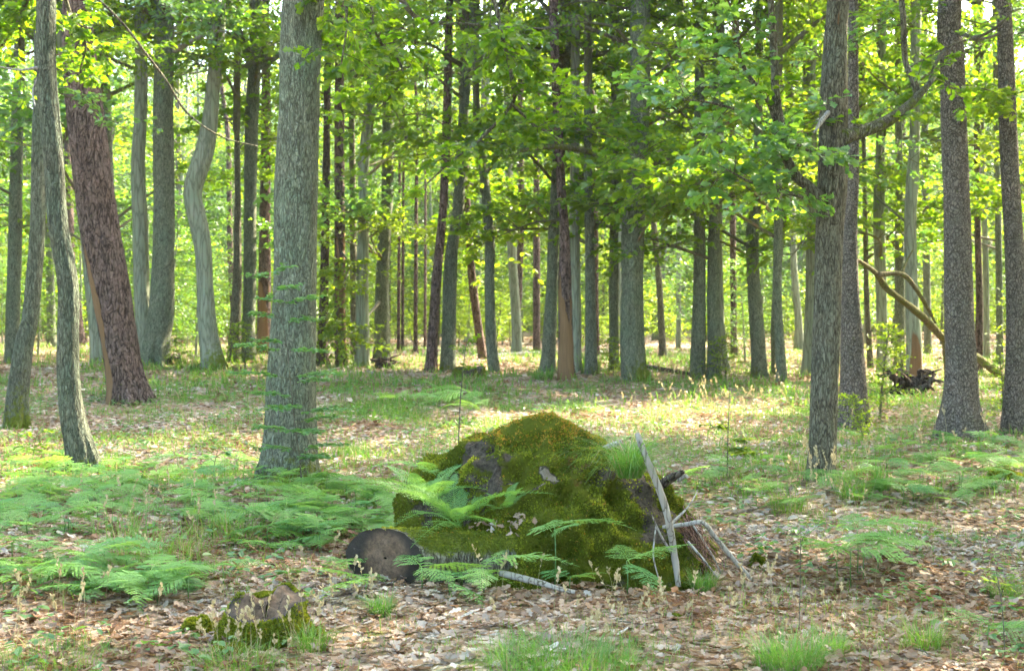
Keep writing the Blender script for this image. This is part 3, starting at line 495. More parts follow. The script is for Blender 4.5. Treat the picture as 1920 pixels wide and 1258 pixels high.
limb('t30', [(1190,322,18),(1150,305,12),(1100,284,11),(1040,275,10),(975,283,7)], dd=-1., leafy=12, size=.12, shape='mid', twl=1.1, seed=11, moss=.7)
limb('t30', [(1196,325,20),(1216,302,13),(1238,282,9)], mat='dead', dd=-.6, seed=12)
limb('t30', [(1186,86,9),(1120,60,8),(1070,48,7),(1010,55,6),(960,50,6),(880,46,5),(790,38,8),(748,-5,10)], dd=-3., leafy=20, size=.12, shape='mid', twl=1.2, seed=13)
limb('t30', [(1215,312,9),(1260,296,6),(1310,285,3)], dd=-1., leafy=14, size=.12, shape='mid', twl=1., seed=14)
limb('t8', [(312,98,20),(322,84,13),(325,58,7),(346,38,5),(388,-5,3)], mat='dead', dd=-.3, seed=15)
limb('t8', [(312,100,18),(345,86,9),(390,62,6),(424,59,4)], mat='dead', dd=-1.2, seed=16)
limb('t8', [(306,30,24),(292,14,22),(276,-10,20)], mat='oak', dd=.2, seed=17)
limb('t10', [(474,128,18),(456,80,13),(440,52,11),(430,0,11)], mat='oak', seed=18, leafy=6, shape='mid', twl=.9)
limb('t10', [(478,132,14),(500,100,9),(520,68,7),(530,20,5)], mat='oak', seed=19, leafy=6, shape='mid', twl=.9)
limb('t10', [(478,130,12),(505,118,8),(528,96,5)], mat='oak', seed=20)
limb('t1', [(108,-70,7),(185,0,5),(235,50,5),(275,103,5),(312,152,4.5),(345,205,4.5),(385,240,4),(430,262,3),(482,274,1.5)], mat='oak_brown', dd=1.2, seed=21, label='long thin bare dead branch')
limb('t1', [(95,138,9),(70,128,6),(40,132,4),(0,126,3)], mat='dead', dd=-.4, seed=22)
limb('t1', [(98,150,7),(78,140,5),(62,170,4),(66,200,2)], mat='dead', dd=-.3, seed=23)
limb('t1', [(100,-90,14),(60,-20,9),(30,50,6),(0,90,4)], dd=1., leafy=34, leaf='leaf', twl=.6, seed=24)
limb('t1', [(105,-60,12),(130,20,7),(160,80,5),(150,132,3)], dd=.7, leafy=14, leaf='leaf', twl=.4, seed=25)
limb('hero', [(640,-140,24),(780,-110,18),(880,-60,12),(925,0,9),(938,55,8),(950,100,8),(962,160,8),(960,196,7),(900,262,6),(850,300,4),(800,345,3)], dd=.8, leafy=26, twl=.5, seed=26)
limb('hero', [(962,160,6),(1000,158,5),(1050,163,3)], dd=.2, dz=.5, leafy=10, twl=.35, seed=27)
limb('hero', [(960,196,6),(985,220,5),(1012,242,4),(1035,246,2)], dd=.2, dz=.6, leafy=10, twl=.35, seed=28)
limb('hero', [(620,-120,18),(680,-60,9),(700,40,7),(715,82,6),(742,106,5),(756,146,4),(725,190,3),(690,218,2)], dd=.6, leafy=22, twl=.4, seed=29)
limb('hero', [(600,-200,14),(640,-60,8),(650,40,5),(640,120,3)], dd=-.6, leafy=16, twl=.4, seed=30)
limb('t47', [(1790,60,9),(1830,70,7),(1870,50,4),(1900,20,2)], mat='twig', dd=-.8, seed=31, leafy=3)
limb('t47', [(1775,95,8),(1760,110,7),(1742,150,4),(1735,190,2)], mat='twig', dd=-.9, seed=32, leafy=9, twl=.4)
limb('t48', [(1882,60,7),(1850,72,5),(1790,82,4),(1700,130,2)], mat='twig', dd=-1., seed=33)
limb('t48', [(1890,150,6),(1880,190,5),(1878,215,3)], mat='twig', dd=-.9, seed=34, leafy=10, twl=.35, leaf='leaf_bright')
limb('t16', [(716,560,10),(704,575,6),(690,592,3)], mat='dead', dd=-.5, seed=35)
limb('t5', [(35,300,6),(0,290,3),(-30,280,2)], mat='oak', dd=-.8, leafy=14, seed=36, shape='mid', twl=.9)
limb('t14b', [(645,560,3),(628,600,2),(640,640,1.5)], mat='twig', dd=-.8, seed=37, leafy=30, leaf='leaf_bright', shape='mid', twl=.8, label='sunlit yellow green leaf spray')
limb('t14b', [(640,470,4),(655,500,3),(640,540,2)], mat='twig', dd=-.9, seed=38, leafy=26, leaf='leaf_bright', shape='mid', twl=.8)
for q, (key, z, az, s) in enumerate((('t41', 4.3, 2.6, .9), ('t41', 3.4, .4, .8), ('t47', 4.9, 3.0, .8), ('t48', 5., 3.4, .9), ('t48', 4.2, 2.8, .8), ('t4', 4.4, 1.5, .9), ('t4', 4.9, .3, .8), ('pine', 6.0, -.5, 1.), ('pine', 6.3, -1.6, 1.1), ('t4', 3.7, 2.9, .7), ('t40', 4.6, 3.9, .9), ('t40', 4.9, 4.6, .9), ('t40', 4.8, -.6, .9))):
    link('branch', NBOUGH[q % 3], TREES[key]['e'], TREES[key]['at'](z), (0, .12, az), s)
# slender trees deeper in the wood, nothing in the photograph tells them apart
taken = [(t['base'][0], t['base'][1]) for t in TREES.values()]
rs = np.random.default_rng(55); nf = 0
while nf < 26:
    d = rs.uniform(42, 84); x = rs.uniform(-.42, .42) * d; px, py = topx(x, d, float(ground(x, d)))
    if min(math.hypot(x - a, d - b) for a, b in taken) < 2.6: continue
    w = rs.uniform(.2, .42) / d * F; b = rs.normal(0, 22); taken.append((x, d)); pine = rs.random() < .3
    T('far%d' % nf, 'pine_tree' if pine else 'oak_tree', 'pine' if pine else ('oak', 'grey', 'grey')[nf % 3], [(px, py, w * 1.25), (px + b * .3, py - 60, w), (px + b, py - 180, w * .9), (px + b * 1.3, py - 380, w * .7)], 'slender reddish pine deep in the wood between the nearer trunks' if pine else 'slender grey tree deep in the wood between the nearer trunks', crown='pine' if pine else None, d=d,
      group='slender pines deep in the wood' if pine else 'slender grey trees deep in the wood', boughs=0 if pine else 1, cb=rs.uniform(4.5, 8)); nf += 1
# understorey trees and shrubs
nf = 0
while nf < 185:
    d = rs.uniform(45, 86) if nf > 26 else rs.uniform(31, 45); x = rs.uniform(-.45, .45) * d
    if min(math.hypot(x - a, d - b) for a, b in taken) < 1.0: continue
    if d < 45 and min(abs(topx(x, d, 0)[0] - topx(t_['base'][0], t_['base'][1], 0)[0]) for t_ in TREES.values()) < 16: continue
    taken.append((x, d)); q = nf % 5 if d > 45 else (0, 2, 4)[nf % 3]; e = link('young_tree', None, loc=(x, d, float(ground(x, d)) - .05), label='leafy young tree with thin stem growing under the tall trees', cat='tree', group='young understorey trees between the trunks')
    a_, s_ = rs.uniform(0, 6.28), rs.uniform(.75, 1.25) * (1 if d > 45 else .62); link('stem', YSTEM[q], e, (0, 0, 0), a_, s_); link('foliage', YFOL[q], e, (0, 0, 0), a_, s_); nf += 1
def shrub(px, py, me, s, label):
    x, y = px2ground(px, py); e = link('shrub', None, loc=(x, y, float(ground(x, y)) - .03), label=label, cat='shrub'); link('foliage', me, e, (0, 0, 0), px % 6, s)
shrub(1648, 792, SHRUB[1], .72, 'bright yellow green shrub glowing beside the dark spruce')
shrub(1622, 828, SHRUB[0], .45, 'small leafy shoot at the foot of the dark spruce')
shrub(1885, 800, SHRUB[1], .55, 'green shrub in front of the spruce cut by the frame')
shrub(1700, 712, SHRUB[0], .9, 'low green bush behind the heap of uprooted dead wood')
shrub(340, 690, SHRUB[0], .5, 'low shrub between the broad leaning oak and the swan necked trunk')
shrub(1150, 705, SHRUB[0], .6, 'low shrub at the foot of the tall thick mossy oak')
shrub(1360, 715, SHRUB[0], .7, 'low shrub at the foot of the close upright pair')
shrub(460, 690, SHRUB[0], .75, 'low shrub in front of the slim forking oak')
# the wood that goes on to the sides, behind the camera and into the distance: one mass
protos = bpy.data.collections.new('wood_prototypes')
protos3 = bpy.data.collections.new('shade_prototypes')
for q in range(8):
    tm = MB(); rs2 = np.random.default_rng(q); P = catmull([(0, 0, -.3), (rs2.normal(0, .3), rs2.normal(0, .3), 6), (rs2.normal(0, .4), rs2.normal(0, .4), 12), (0, 0, 17)], 16)
    tm.add(*tube(P, np.linspace(.2, .05, 16), 8), mat=1)
    cm = DENSE[q] if q < 4 else CROWN[q - 4]; n = len(cm.vertices); v = np.zeros(n * 3, np.float32); cm.vertices.foreach_get('co', v); v = v.reshape(-1, 3) * [1, 1, 1.25] + [0, 0, 6.2]
    npol = len(cm.polygons); tot = np.zeros(npol, np.int32); cm.polygons.foreach_get('loop_total', tot); mi = np.zeros(npol, np.int32); cm.polygons.foreach_get('material_index', mi)
    lv = np.zeros(len(cm.loops), np.int32); cm.loops.foreach_get('vertex_index', lv); ls = np.zeros(npol, np.int32); cm.polygons.foreach_get('loop_start', ls)
    q4 = lv[ls[(tot == 4) & (mi == 0)][:, None] + np.arange(4)]; ct = np.zeros(n * 4, np.float32); cm.attributes['tint'].data.foreach_get('color', ct)
    tm.add(v, None, q4, mat=0, tint=ct.reshape(-1, 4)[:, :3]); po = bpy.data.objects.new('wood_%d' % q, tm.mesh('wood', [cm.materials[0], M['oak']], smooth=False)); (protos3 if q < 4 else protos).objects.link(po)
protos2 = bpy.data.collections.new('thicket_prototypes')
for q in range(5): protos2.objects.link(bpy.data.objects.new('thicket_%d' % q, YOUNG[q]))
def scatter(name, pts, coll, smin, smax, seed, label):
    me = bpy.data.meshes.new(name); me.from_pydata([tuple(p) for p in pts], [], []); o = link(name, me, kind='stuff', label=label)
    ng = bpy.data.node_groups.new(name, 'GeometryNodeTree'); ng.interface.new_socket('Geometry', in_out='INPUT', socket_type='NodeSocketGeometry'); ng.interface.new_socket('Geometry', in_out='OUTPUT', socket_type='NodeSocketGeometry')
    N = ng.nodes; gi = N.new('NodeGroupInput'); go = N.new('NodeGroupOutput'); ip = N.new('GeometryNodeInstanceOnPoints'); ci = N.new('GeometryNodeCollectionInfo'); ci.inputs[0].default_value = coll; ci.inputs[1].default_value = True; ci.inputs[2].default_value = True
    rv = N.new('FunctionNodeRandomValue'); rv.data_type = 'FLOAT_VECTOR'; rv.inputs[0].default_value = (0, 0, 0); rv.inputs[1].default_value = (0, 0, 6.28); rv.inputs['Seed'].default_value = seed
    rsn = N.new('FunctionNodeRandomValue'); rsn.data_type = 'FLOAT'; rsn.inputs[2].default_value = smin; rsn.inputs[3].default_value = smax; rsn.inputs['Seed'].default_value = seed + 1
    L = ng.links.new; L(gi.outputs[0], ip.inputs['Points']); L(ci.outputs[0], ip.inputs['Instance']); ip.inputs['Pick Instance'].default_value = True
    L(rv.outputs[0], ip.inputs['Rotation']); L(rsn.outputs[1], ip.inputs['Scale']); L(ip.outputs[0], go.inputs[0])
    md = o.modifiers.new('scatter', 'NODES'); md.node_group = ng; return o
wood = []; thick = []; rs = np.random.default_rng(77)
tries = 0
while len(wood) < 760 and tries < 60000:
    tries += 1; x, y = (rs.uniform(-60, 85), rs.uniform(-30, 150)) if tries % 3 else (rs.uniform(3, 34), rs.uniform(-4, 45)); dd = math.hypot(x, y)
    inside = y > 2 and abs(x) < .40 * y + 1.5
    if (inside and y < 82) or dd < 5.: continue
    if y < 2 and abs(x) < 3: continue
    if min([math.hypot(x - a, y - b) for a, b in taken] + [99]) < (3.4 if 2 < x < 26 and -6 < y < 26 else 4.2 if y > 85 else 5.4): continue
    taken.append((x, y)); wood.append((x, y, float(ground(x, y))))
for _ in range(2600):
    x = rs.uniform(-75, 75); y = rs.uniform(72, 125) if rs.random() < .8 else rs.uniform(25, 62)
    if abs(x) < .42 * y + 1 and y < 70: continue
    thick.append((x, y, float(ground(x, y)) - .05))
near = lambda p: (2 < p[0] < 26 and -6 < p[1] < 26) or p[1] > 88  # unseen dense trees added sunward to shade the foreground, plus the far ones
protos4 = bpy.data.collections.new('bush_prototypes')
for q in range(2): protos4.objects.link(bpy.data.objects.new('bush_%d' % q, SHRUB[q]))
protos4.objects.link(bpy.data.objects.new('bush_2', YOUNG[2]))
bush = [(x_, y_, float(ground(x_, y_)) - .04) for x_, y_ in zip(rs.uniform(-.45, .45, 420) * 60, rs.uniform(48, 88, 420))]
scatter('undergrowth', bush, protos4, .7, 1.5, 21, 'low green bushes closing the view between far trunks')
scatter('forest', [p for p in wood if not near(p)], protos, .85, 1.2, 3, 'green wood going on into the distance')
scatter('forest', [p for p in wood if near(p)], protos3, .85, 1.2, 4, 'dense wood added out of view to shade the floor, with its far part')
scatter('thicket', thick, protos2, 1.0, 2.3, 9, 'far thicket of young leafy trees closing the view')
# ------------------------------------------------------------------ moss mound, log, stump and dead wood
def fuzz(V, F4, mask, n, lo, hi, seed, mat, up=.5, otop=9.):
    """n moss tips standing on the quads of a surface where mask (per vertex) is high"""
    rs = np.random.default_rng(seed); A = V[F4]; ar = np.linalg.norm(np.cross(A[:, 2] - A[:, 0], A[:, 3] - A[:, 1]), axis=1) * (np.clip(mask[F4].mean(1), 0, 1) + 1e-6); p = ar / ar.sum()
    f = rs.choice(len(F4), n, p=p); a, b = rs.uniform(0, 1, (2, n, 1)); q = A[f]; P = (q[:, 0] * (1 - a) + q[:, 1] * a) * (1 - b) + (q[:, 3] * (1 - a) + q[:, 2] * a) * b
    N = norm(np.cross(q[:, 1] - q[:, 0], q[:, 3] - q[:, 0])); mb = MB(); leaves(mb, P - N * .004, N + [0, 0, up] + .7 * norm(rs.normal(size=(n, 3))), norm(rs.normal(size=(n, 3))), rs.uniform(lo, hi, n), 'far', 0, np.stack([np.clip(.45 + .4 * fbm(P * 11, 3, 77) + .45 * vnoise(P * 3.1, 78) + rs.normal(0, .2, n), 0, 1), np.where(rs.random(n) < .5 * sstep((P[:, 2] - otop) / .14), .99, rs.uniform(0, .95, n)), rs.random(n)], 1))
    return mb.mesh('moss', [M[mat]], smooth=False)
zl = np.array([-.2, .0, .25, .5, .7, .85, .925, .95]); S_ = 210; RW = 84
lev = dict(l=[-.88,-.82,-.75,-.62,-.31,-.07,.08,.15], r=[1.42,1.28,1.08,.89,.66,.42,.27,.19], f=[8.1,8.2,8.42,8.62,8.82,8.98,9.1,9.22], b=[10.2,10.1,10.,9.9,9.8,9.65,9.45,9.26])
zz = np.interp(np.linspace(0, 1, RW) ** .9, np.linspace(0, 1, len(zl)), zl); g = {k_: np.interp(zz, zl, v_) for k_, v_ in lev.items()}
for k_ in g: g[k_] = np.convolve(np.pad(g[k_], 4, 'edge'), np.ones(9) / 9, 'valid')
ph = np.arange(S_) / S_ * 2 * math.pi; ca, sa = np.cos(ph), np.sin(ph); sup = lambda v: np.sign(v) * np.abs(v) ** .86
mx = ((g['l'] + g['r']) / 2)[:, None] + ((g['r'] - g['l']) / 2)[:, None] * sup(ca)[None]; my = ((g['f'] + g['b']) / 2)[:, None] + ((g['b'] - g['f']) / 2)[:, None] * sup(sa)[None]
my = my + .62 * sstep((-.05 - mx) / .6) * (sa < .3)[None] * .9; mz = np.tile(zz[:, None], (1, S_)); Pm = np.stack([mx, my, mz], -1)
nrm = norm(np.stack([mx - .25, my - 9.3, mz * .6 + .1], -1)); dsp = .085 * fbm(Pm * 3.1, 2, 21) + .065 * (1 - 2 * np.abs(vnoise(Pm * 6.3, 25))) + .03 * fbm(Pm * 14, 3, 23); dsp = dsp - .03; dsp *= sstep((zz + .2) / .3)[:, None] * (.35 + .65 * sstep((.95 - zz) / .3))[:, None]
Pm = Pm + nrm * dsp[..., None]; Vm = np.vstack([Pm.reshape(-1, 3), [[.18, 9.25, .955]]]); i = np.arange(RW - 1)[:, None] * S_; j = np.arange(S_)[None]; jj = (j + 1) % S_
Qm = np.stack([i + j, i + jj, i + S_ + jj, i + S_ + j], -1).reshape(-1, 4); Tm = np.stack([np.full(S_, len(Vm) - 1), (RW - 1) * S_ + np.arange(S_), (RW - 1) * S_ + (np.arange(S_) + 1) % S_], 1)
pxm, pym = topx(Vm[:, 0], Vm[:, 1], Vm[:, 2]); pxm = pxm + 34 * fbm(Vm * 7, 3, 27); pym = pym + 34 * fbm(Vm * 7 + 9, 3, 28); fr = (Vm[:, 1] < 9.6)
blob = lambda cx, cy_, rx, ry: np.clip(1.3 - np.hypot((pxm - cx) / rx, (pym - cy_) / ry), 0, 1) * fr
clay = .8 * np.maximum(blob(1000, 895, 17, 17), blob(1003, 930, 9, 12)); dark = np.maximum.reduce([blob(905, 885, 42, 60), blob(1190, 905, 50, 55), blob(1230, 985, 45, 40), blob(840, 960, 50, 40)]); peat = np.maximum(blob(1085, 885, 40, 50), blob(1300, 1000, 40, 40))
mossm = np.clip(.9 + .3 * fbm(Vm * 4, 2, 31) - .75 * dark - 1.2 * clay - .5 * peat, 0, 1)
mound = link('moss_mound', None, loc=(.25, 9.2, float(ground(.25, 9.2))), label='big moss covered mound of an overturned root plate, topped with orange tinged moss', cat='mound'); o3 = np.array(mound.location); Vm_l = Vm - o3
link('earth', mk_mesh('earth', Vm_l, Tm, Qm, [M['moss']], colr=np.stack([mossm, clay, peat], 1)), mound)
mk = np.clip(mossm * 1.6 - .6 + .9 * fbm(Vm * 8, 3, 35), 0, 1) * np.clip((Vm[:, 2] + .05) / .1, 0, 1); link('moss', fuzz(Vm_l, Qm, mk, 70000, .009, .024, 3, 'moss_fuzz', otop=.70 - float(mound.location.z)), mound)
def world_path(pts, seed=0):
    """(x, y, width, distance) in the photograph -> centre line and radius in metres"""
    P = np.array([W(p[0], p[1], p[3]) for p in pts]); r = np.array([p[2] / 2 / F * p[3] for p in pts]); return P, r
def stick(name, pts, mat, label, cat='stick', parent=None, moss=0., kids=(), seg=9, group=None):
    P, r = world_path(pts); o = P[0].copy(); m = max(12, len(pts) * 7); c = catmull(np.column_stack([P - (o if parent is None else np.array(parent.location)), r]), m); rm = 1 + .14 * vnoise(np.stack([c[:, 0] * 14, c[:, 1] * 14, c[:, 2] * 14], -1))[:, None] + .08 * np.cos(np.arange(seg) * 2.3)[None]
    V, f3, f4 = tube(c[:, :3], np.maximum(c[:, 3], .0015), seg, rm); me = mk_mesh(name, V, f3, f4, [M[mat]], colr=np.tile([moss, 0, 0], (len(V), 1)))
    if parent is not None: return link(name, me, parent)
    e = link(name, None if kids else me, loc=o, label=label, cat=cat, group=group)
    if kids:
        link('stem', me, e)
        for kp in kids: stick('branch', kp, mat, None, parent=e, moss=moss, seg=6)
    return e
stick('broken_root', [(1232,915,20,8.95),(1252,900,19,8.9),(1270,890,15,8.85),(1282,884,8,8.82)], 'rot', None, parent=mound)
stick('broken_root', [(1272,900,10,8.86),(1284,892,8,8.84),(1290,896,4,8.83)], 'dead', None, parent=mound)
stick('broken_root', [(1120,848,12,9.),(1145,836,14,8.97),(1165,828,9,8.95)], 'dead', None, parent=mound)
stick('stick', [(1194,812,11,8.2),(1212,860,13,8.2),(1235,915,13,8.22),(1252,970,13,8.25),(1264,1040,13,8.35),(1272,1100,10,8.32)], 'dead', 'long pale dead stick leaning against the moss mound', kids=([(1255,985,6,8.26),(1290,950,4,8.35),(1308,920,2,8.45)], [(1262,1040,5,8.36),(1240,1005,4,8.3),(1222,965,2,8.28)]))
stick('stick', [(1243,988,8,8.5),(1285,983,9,8.4),(1318,980,10,8.35),(1342,1008,10,8.4),(1375,1048,9,8.45),(1412,1088,7,8.5)], 'dead', 'crooked grey stick propped from mound to leaf litter')
stick('stick', [(938,1074,13,7.95),(975,1083,13,7.9),(1015,1093,12,7.88),(1050,1104,10,7.86),(1078,1110,7,7.86)], 'dead', 'smooth grey stick lying at the front of the moss mound')
for q, (a, b, c_) in enumerate((((1290,1015,5,8.5),(1320,1050,4,8.4),(1345,1082,3,8.4)), ((1230,985,3,8.3),(1225,1040,3,8.2),(1235,1085,2,8.2)), ((1300,985,4,8.6),(1335,1040,4,8.6),(1352,1075,3,8.6)))):
    stick('twig', [a, b, c_], 'dead', ['thin twig slanting down the right flank of the mound', 'fine upright twig before the leaning stick', 'thin twig among red brown rootlets on the mound'][q], cat='twig')
for q, p_ in enumerate(([(660,1112,5,8.1),(700,1128,5,8.0),(735,1135,3,8.)], [(1500,1160,5,7.6),(1560,1190,5,7.3),(1600,1216,3,7.2)], [(350,838,6,15.),(420,842,6,15.2),(480,850,4,15.1)], [(1140,1160,7,7.6),(1180,1162,7,7.6),(1215,1160,4,7.6)], [(1800,1225,4,6.9),(1850,1200,4,7.),(1890,1188,2,7.1)], [(1380,1145,4,7.9),(1330,1150,4,7.8),(1280,1146,3,7.8)])):
    pp = [(x, y, w, px2ground(x, y)[1] - .05) for x, y, w, _ in p_]
    stick('stick', pp, 'dead', ['short twig on the litter before the sawn log', 'thin stick half buried at the lower right', 'fallen stick on the brown litter by the kinked oak', 'stubby stick on pale leaves in front of the mound', 'slanting twig near the orange fern', 'thin stick lying right of the mound'][q])
# sawn log half sunk below the mound
def sawn_log():
    P0 = W(722, 1046, 8.3); ax = norm(np.array([.955, .29, -.05])); nn = norm(np.array([-.42, -.905, .06])); L = 1.15; n = 40; seg = 56
    e = link('sawn_log', None, loc=P0 - [0, 0, .15], label='short mossy log with a dark sawn end lying against the mound', cat='log'); t = np.linspace(0, 1, n); P = P0 + ax * (L * t)[:, None]
    ph = np.arange(seg) / seg * 2 * math.pi; cyl = np.stack([np.tile(np.cos(ph) * 1.5, (n, 1)), np.tile(np.sin(ph) * 1.5, (n, 1)), np.tile(t[:, None] * 2, (1, seg))], -1)
    rm = 1 + .06 * fbm(cyl, 2, 41) + .035 * (1 - 2 * np.abs(vnoise(cyl * [5, 5, 1.2], 42))); V, f3, f4 = tube(P, np.linspace(.168, .155, n), seg, rm, cap=False)
    V = V.reshape(n, seg, 3); s0 = ((P0 - V) @ nn) / (ax @ nn) ; s0 = ((P0[None, None] - (V - ax * (L * t)[:, None, None])) @ nn) / (ax @ nn); V = V + ax * (s0 * (1 - sstep(t / .35))[:, None])[..., None]
    Vl = (V - np.array(e.location)).reshape(-1, 3); up = norm((V - P[:, None]))[..., 2].ravel(); mo = np.clip(.2 + 1.1 * sstep((up + .15) / .8) + .3 * fbm(V.reshape(-1, 3) * 7, 2, 44), 0, 1.3)
    tt = np.repeat(t, seg); mo = mo * sstep((tt + .02) / .08)
    link('bark', mk_mesh('bark', Vl, None, f4, [M['oak_brown']], colr=np.stack([mo, mo * 0, mo * 0], 1)), e)
    link('moss', fuzz(Vl, f4, np.clip(mo * 1.6 - .75, 0, 1), 13000, .01, .024, 8, 'moss_fuzz'), e)
    q = Vector(nn).to_track_quat('Z', 'Y'); R0 = np.array(q.to_matrix()); ring = (V[0] - P0) @ R0; k_ = 12; rr = []
    for s in np.linspace(1.0, .04, k_): v = ring * s; v[:, 2] = .006 * fbm(np.column_stack([v[:, :2] * 14, v[:, 0] * 0]), 3, 45) - .004; rr.append(v)
    rr = np.concatenate(rr); i = np.arange(k_ - 1)[:, None] * seg; j = np.arange(seg)[None]; qd = np.stack([i + j, i + seg + j, i + seg + (j + 1) % seg, i + (j + 1) % seg], -1).reshape(-1, 4)
    o = link('sawn_end', mk_mesh('sawn_end', rr, None, qd, [M['sawn']]), e, loc=P0 - np.array(e.location) + nn * .002); o.rotation_mode = 'QUATERNION'; o.rotation_quaternion = q
sawn_log()
def stump(px, py, rad, h, label, top='sawn', seed=0, ntips=14000, tilt=(0, 0)):
    x, y = px2ground(px, py); z = float(ground(x, y)); e = link('tree_stump', None, loc=(x, y, z), label=label, cat='stump'); n = 26; seg = 48; t = np.linspace(0, 1, n); ph = np.arange(seg) / seg * 2 * math.pi
    cyl = np.stack([np.tile(np.cos(ph) * 1.6, (n, 1)), np.tile(np.sin(ph) * 1.6, (n, 1)), np.tile(t[:, None] * 1.5, (1, seg))], -1); rm = rad * (1 + .22 * fbm(cyl, 2, 50 + seed) + .6 * np.exp(-t / .35)[:, None] * (1 + .5 * np.cos(5 * ph + seed))[None])
    zt = h * (1 + .18 * vnoise(cyl[-1] * 1.3, 53 + seed)) + tilt[0] * rad * np.cos(ph) + tilt[1] * rad * np.sin(ph); V = np.stack([rm * np.cos(ph), rm * np.sin(ph), lin(-.1, zt[None], t[:, None])], -1)
    f4 = np.stack([(np.arange(n - 1)[:, None] * seg + np.arange(seg)[None]), (np.arange(n - 1)[:, None] * seg + (np.arange(seg) + 1)[None] % seg), ((np.arange(n - 1)[:, None] + 1) * seg + (np.arange(seg) + 1)[None] % seg), ((np.arange(n - 1)[:, None] + 1) * seg + np.arange(seg)[None])], -1).reshape(-1, 4)
    Vf = V.reshape(-1, 3); mo = np.clip(.8 + .5 * fbm(Vf * 6, 2, 55 + seed), 0, 1.2); link('bark', mk_mesh('bark', Vf, None, f4, [M['rot']], colr=np.stack([mo, mo * 0, mo * 0], 1)), e); link('moss', fuzz(Vf, f4, np.clip(mo * 1.5 - .45, 0, 1), ntips, .008, .022, 5 + seed, 'moss_fuzz'), e)
    rr = [np.column_stack([V[-1][:, :2] * s, V[-1][:, 2] * 1 + .012 * vnoise(V[-1] * 20 * s, 57) - (.03 if s < .5 else 0)]) for s in np.linspace(1, .03, 9)]; rr = np.concatenate(rr); i = np.arange(8)[:, None] * seg; j = np.arange(seg)[None]
    f5 = np.stack([i + j, i + (j + 1) % seg, i + seg + (j + 1) % seg, i + seg + j], -1).reshape(-1, 4); mt = np.clip(-.1 + .5 * fbm(rr * 5 + 3, 2, 58 + seed) + 3.2 * np.clip(rr[:, 1] - .02, 0, 1), 0, 1); link('cut_top', mk_mesh('cut_top', rr, None, f5, [M['sawn']]), e); link('moss', fuzz(rr, f5, np.clip(mt * 1.5 - .3, 0, 1), ntips // 2, .008, .02, 6 + seed, 'moss_fuzz'), e); return e
stump(500, 1192, .18, .16, 'low mossy stump with dark cut top among dry grass', seed=1, tilt=(.05, .22))
stump(880, 706, .3, .17, 'small flat mossy stump far behind the mound', seed=2, ntips=3000)
def cushion(px, py, rad, h, label, seed, tips):
    x, y = px2ground(px, py); e = link('moss_cushion', None, loc=(x, y, float(ground(x, y))), label=label, cat='moss'); n, seg = 22, 48; t = np.linspace(0, 1, n); ph = np.arange(seg) / seg * 2 * math.pi
    rr = rad * np.cos(t * 1.5) ** .8; V = np.stack([rr[:, None] * np.cos(ph), rr[:, None] * np.sin(ph) * .8, np.tile((-.03 + (h + .03) * np.sin(t * math.pi / 2))[:, None], (1, seg))], -1); V = V * (1 + .28 * fbm(V / rad * 1.3 + seed, 3, seed))[..., None]
    i = np.arange(n - 1)[:, None] * seg; j = np.arange(seg)[None]; q = np.stack([i + j, i + (j + 1) % seg, i + seg + (j + 1) % seg, i + seg + j], -1).reshape(-1, 4); V = V.reshape(-1, 3)
    link('earth', mk_mesh('earth', V, None, q, [M['moss']], colr=np.tile([.7, 0, .2], (len(V), 1))), e); link('moss', fuzz(V, q, np.ones(len(V)), tips, .007, .018, seed, 'moss_fuzz'), e)
cushion(372, 1185, .085, .075, 'yellow green moss cushion beside the low stump', 3, 6000)
cushion(1418, 1062, .05, .07, 'small dark moss block on the litter right of the mound', 4, 3000)
cushion(1262, 1162, .06, .025, 'tiny yellow moss pad on the pale leaf litter', 5, 2500)
cushion(1885, 900, .22, .10, 'low mossy hummock at the edge among ferns', 6, 7000)
cushion(430, 1222, .11, .03, 'flat moss pad spreading in front of the low stump', 7, 6000)
cushion(582, 1196, .08, .04, 'moss pad on the right flank of the low stump', 8, 5000)
rl = MB()
for q in range(70):
    a = W(1285 + RNG.normal(0, 14), 985 + RNG.normal(0, 14), 8.75 + RNG.normal(0, .08)); b = W(1335 + RNG.normal(0, 18), 1062 + RNG.normal(0, 14), 8.6 + RNG.normal(0, .12)); m_ = (a + b) / 2 + RNG.normal(0, .03, 3); c = catmull([a, m_, b], 7); rl.add(*tube(c - o3, np.linspace(.004, .0012, 7), 3, cap=False), tint=np.array([.05, 0, 0]))
M['rootlet'] = bark('rootlet', (.06, .03, .02), (.16, .085, .055), (.27, .16, .11), (.2, .12, .09), 30, .5, .1, .003)
link('rootlets', rl.mesh('rootlets', [M['rootlet']]), mound, label='fringe of fine red brown rootlets')
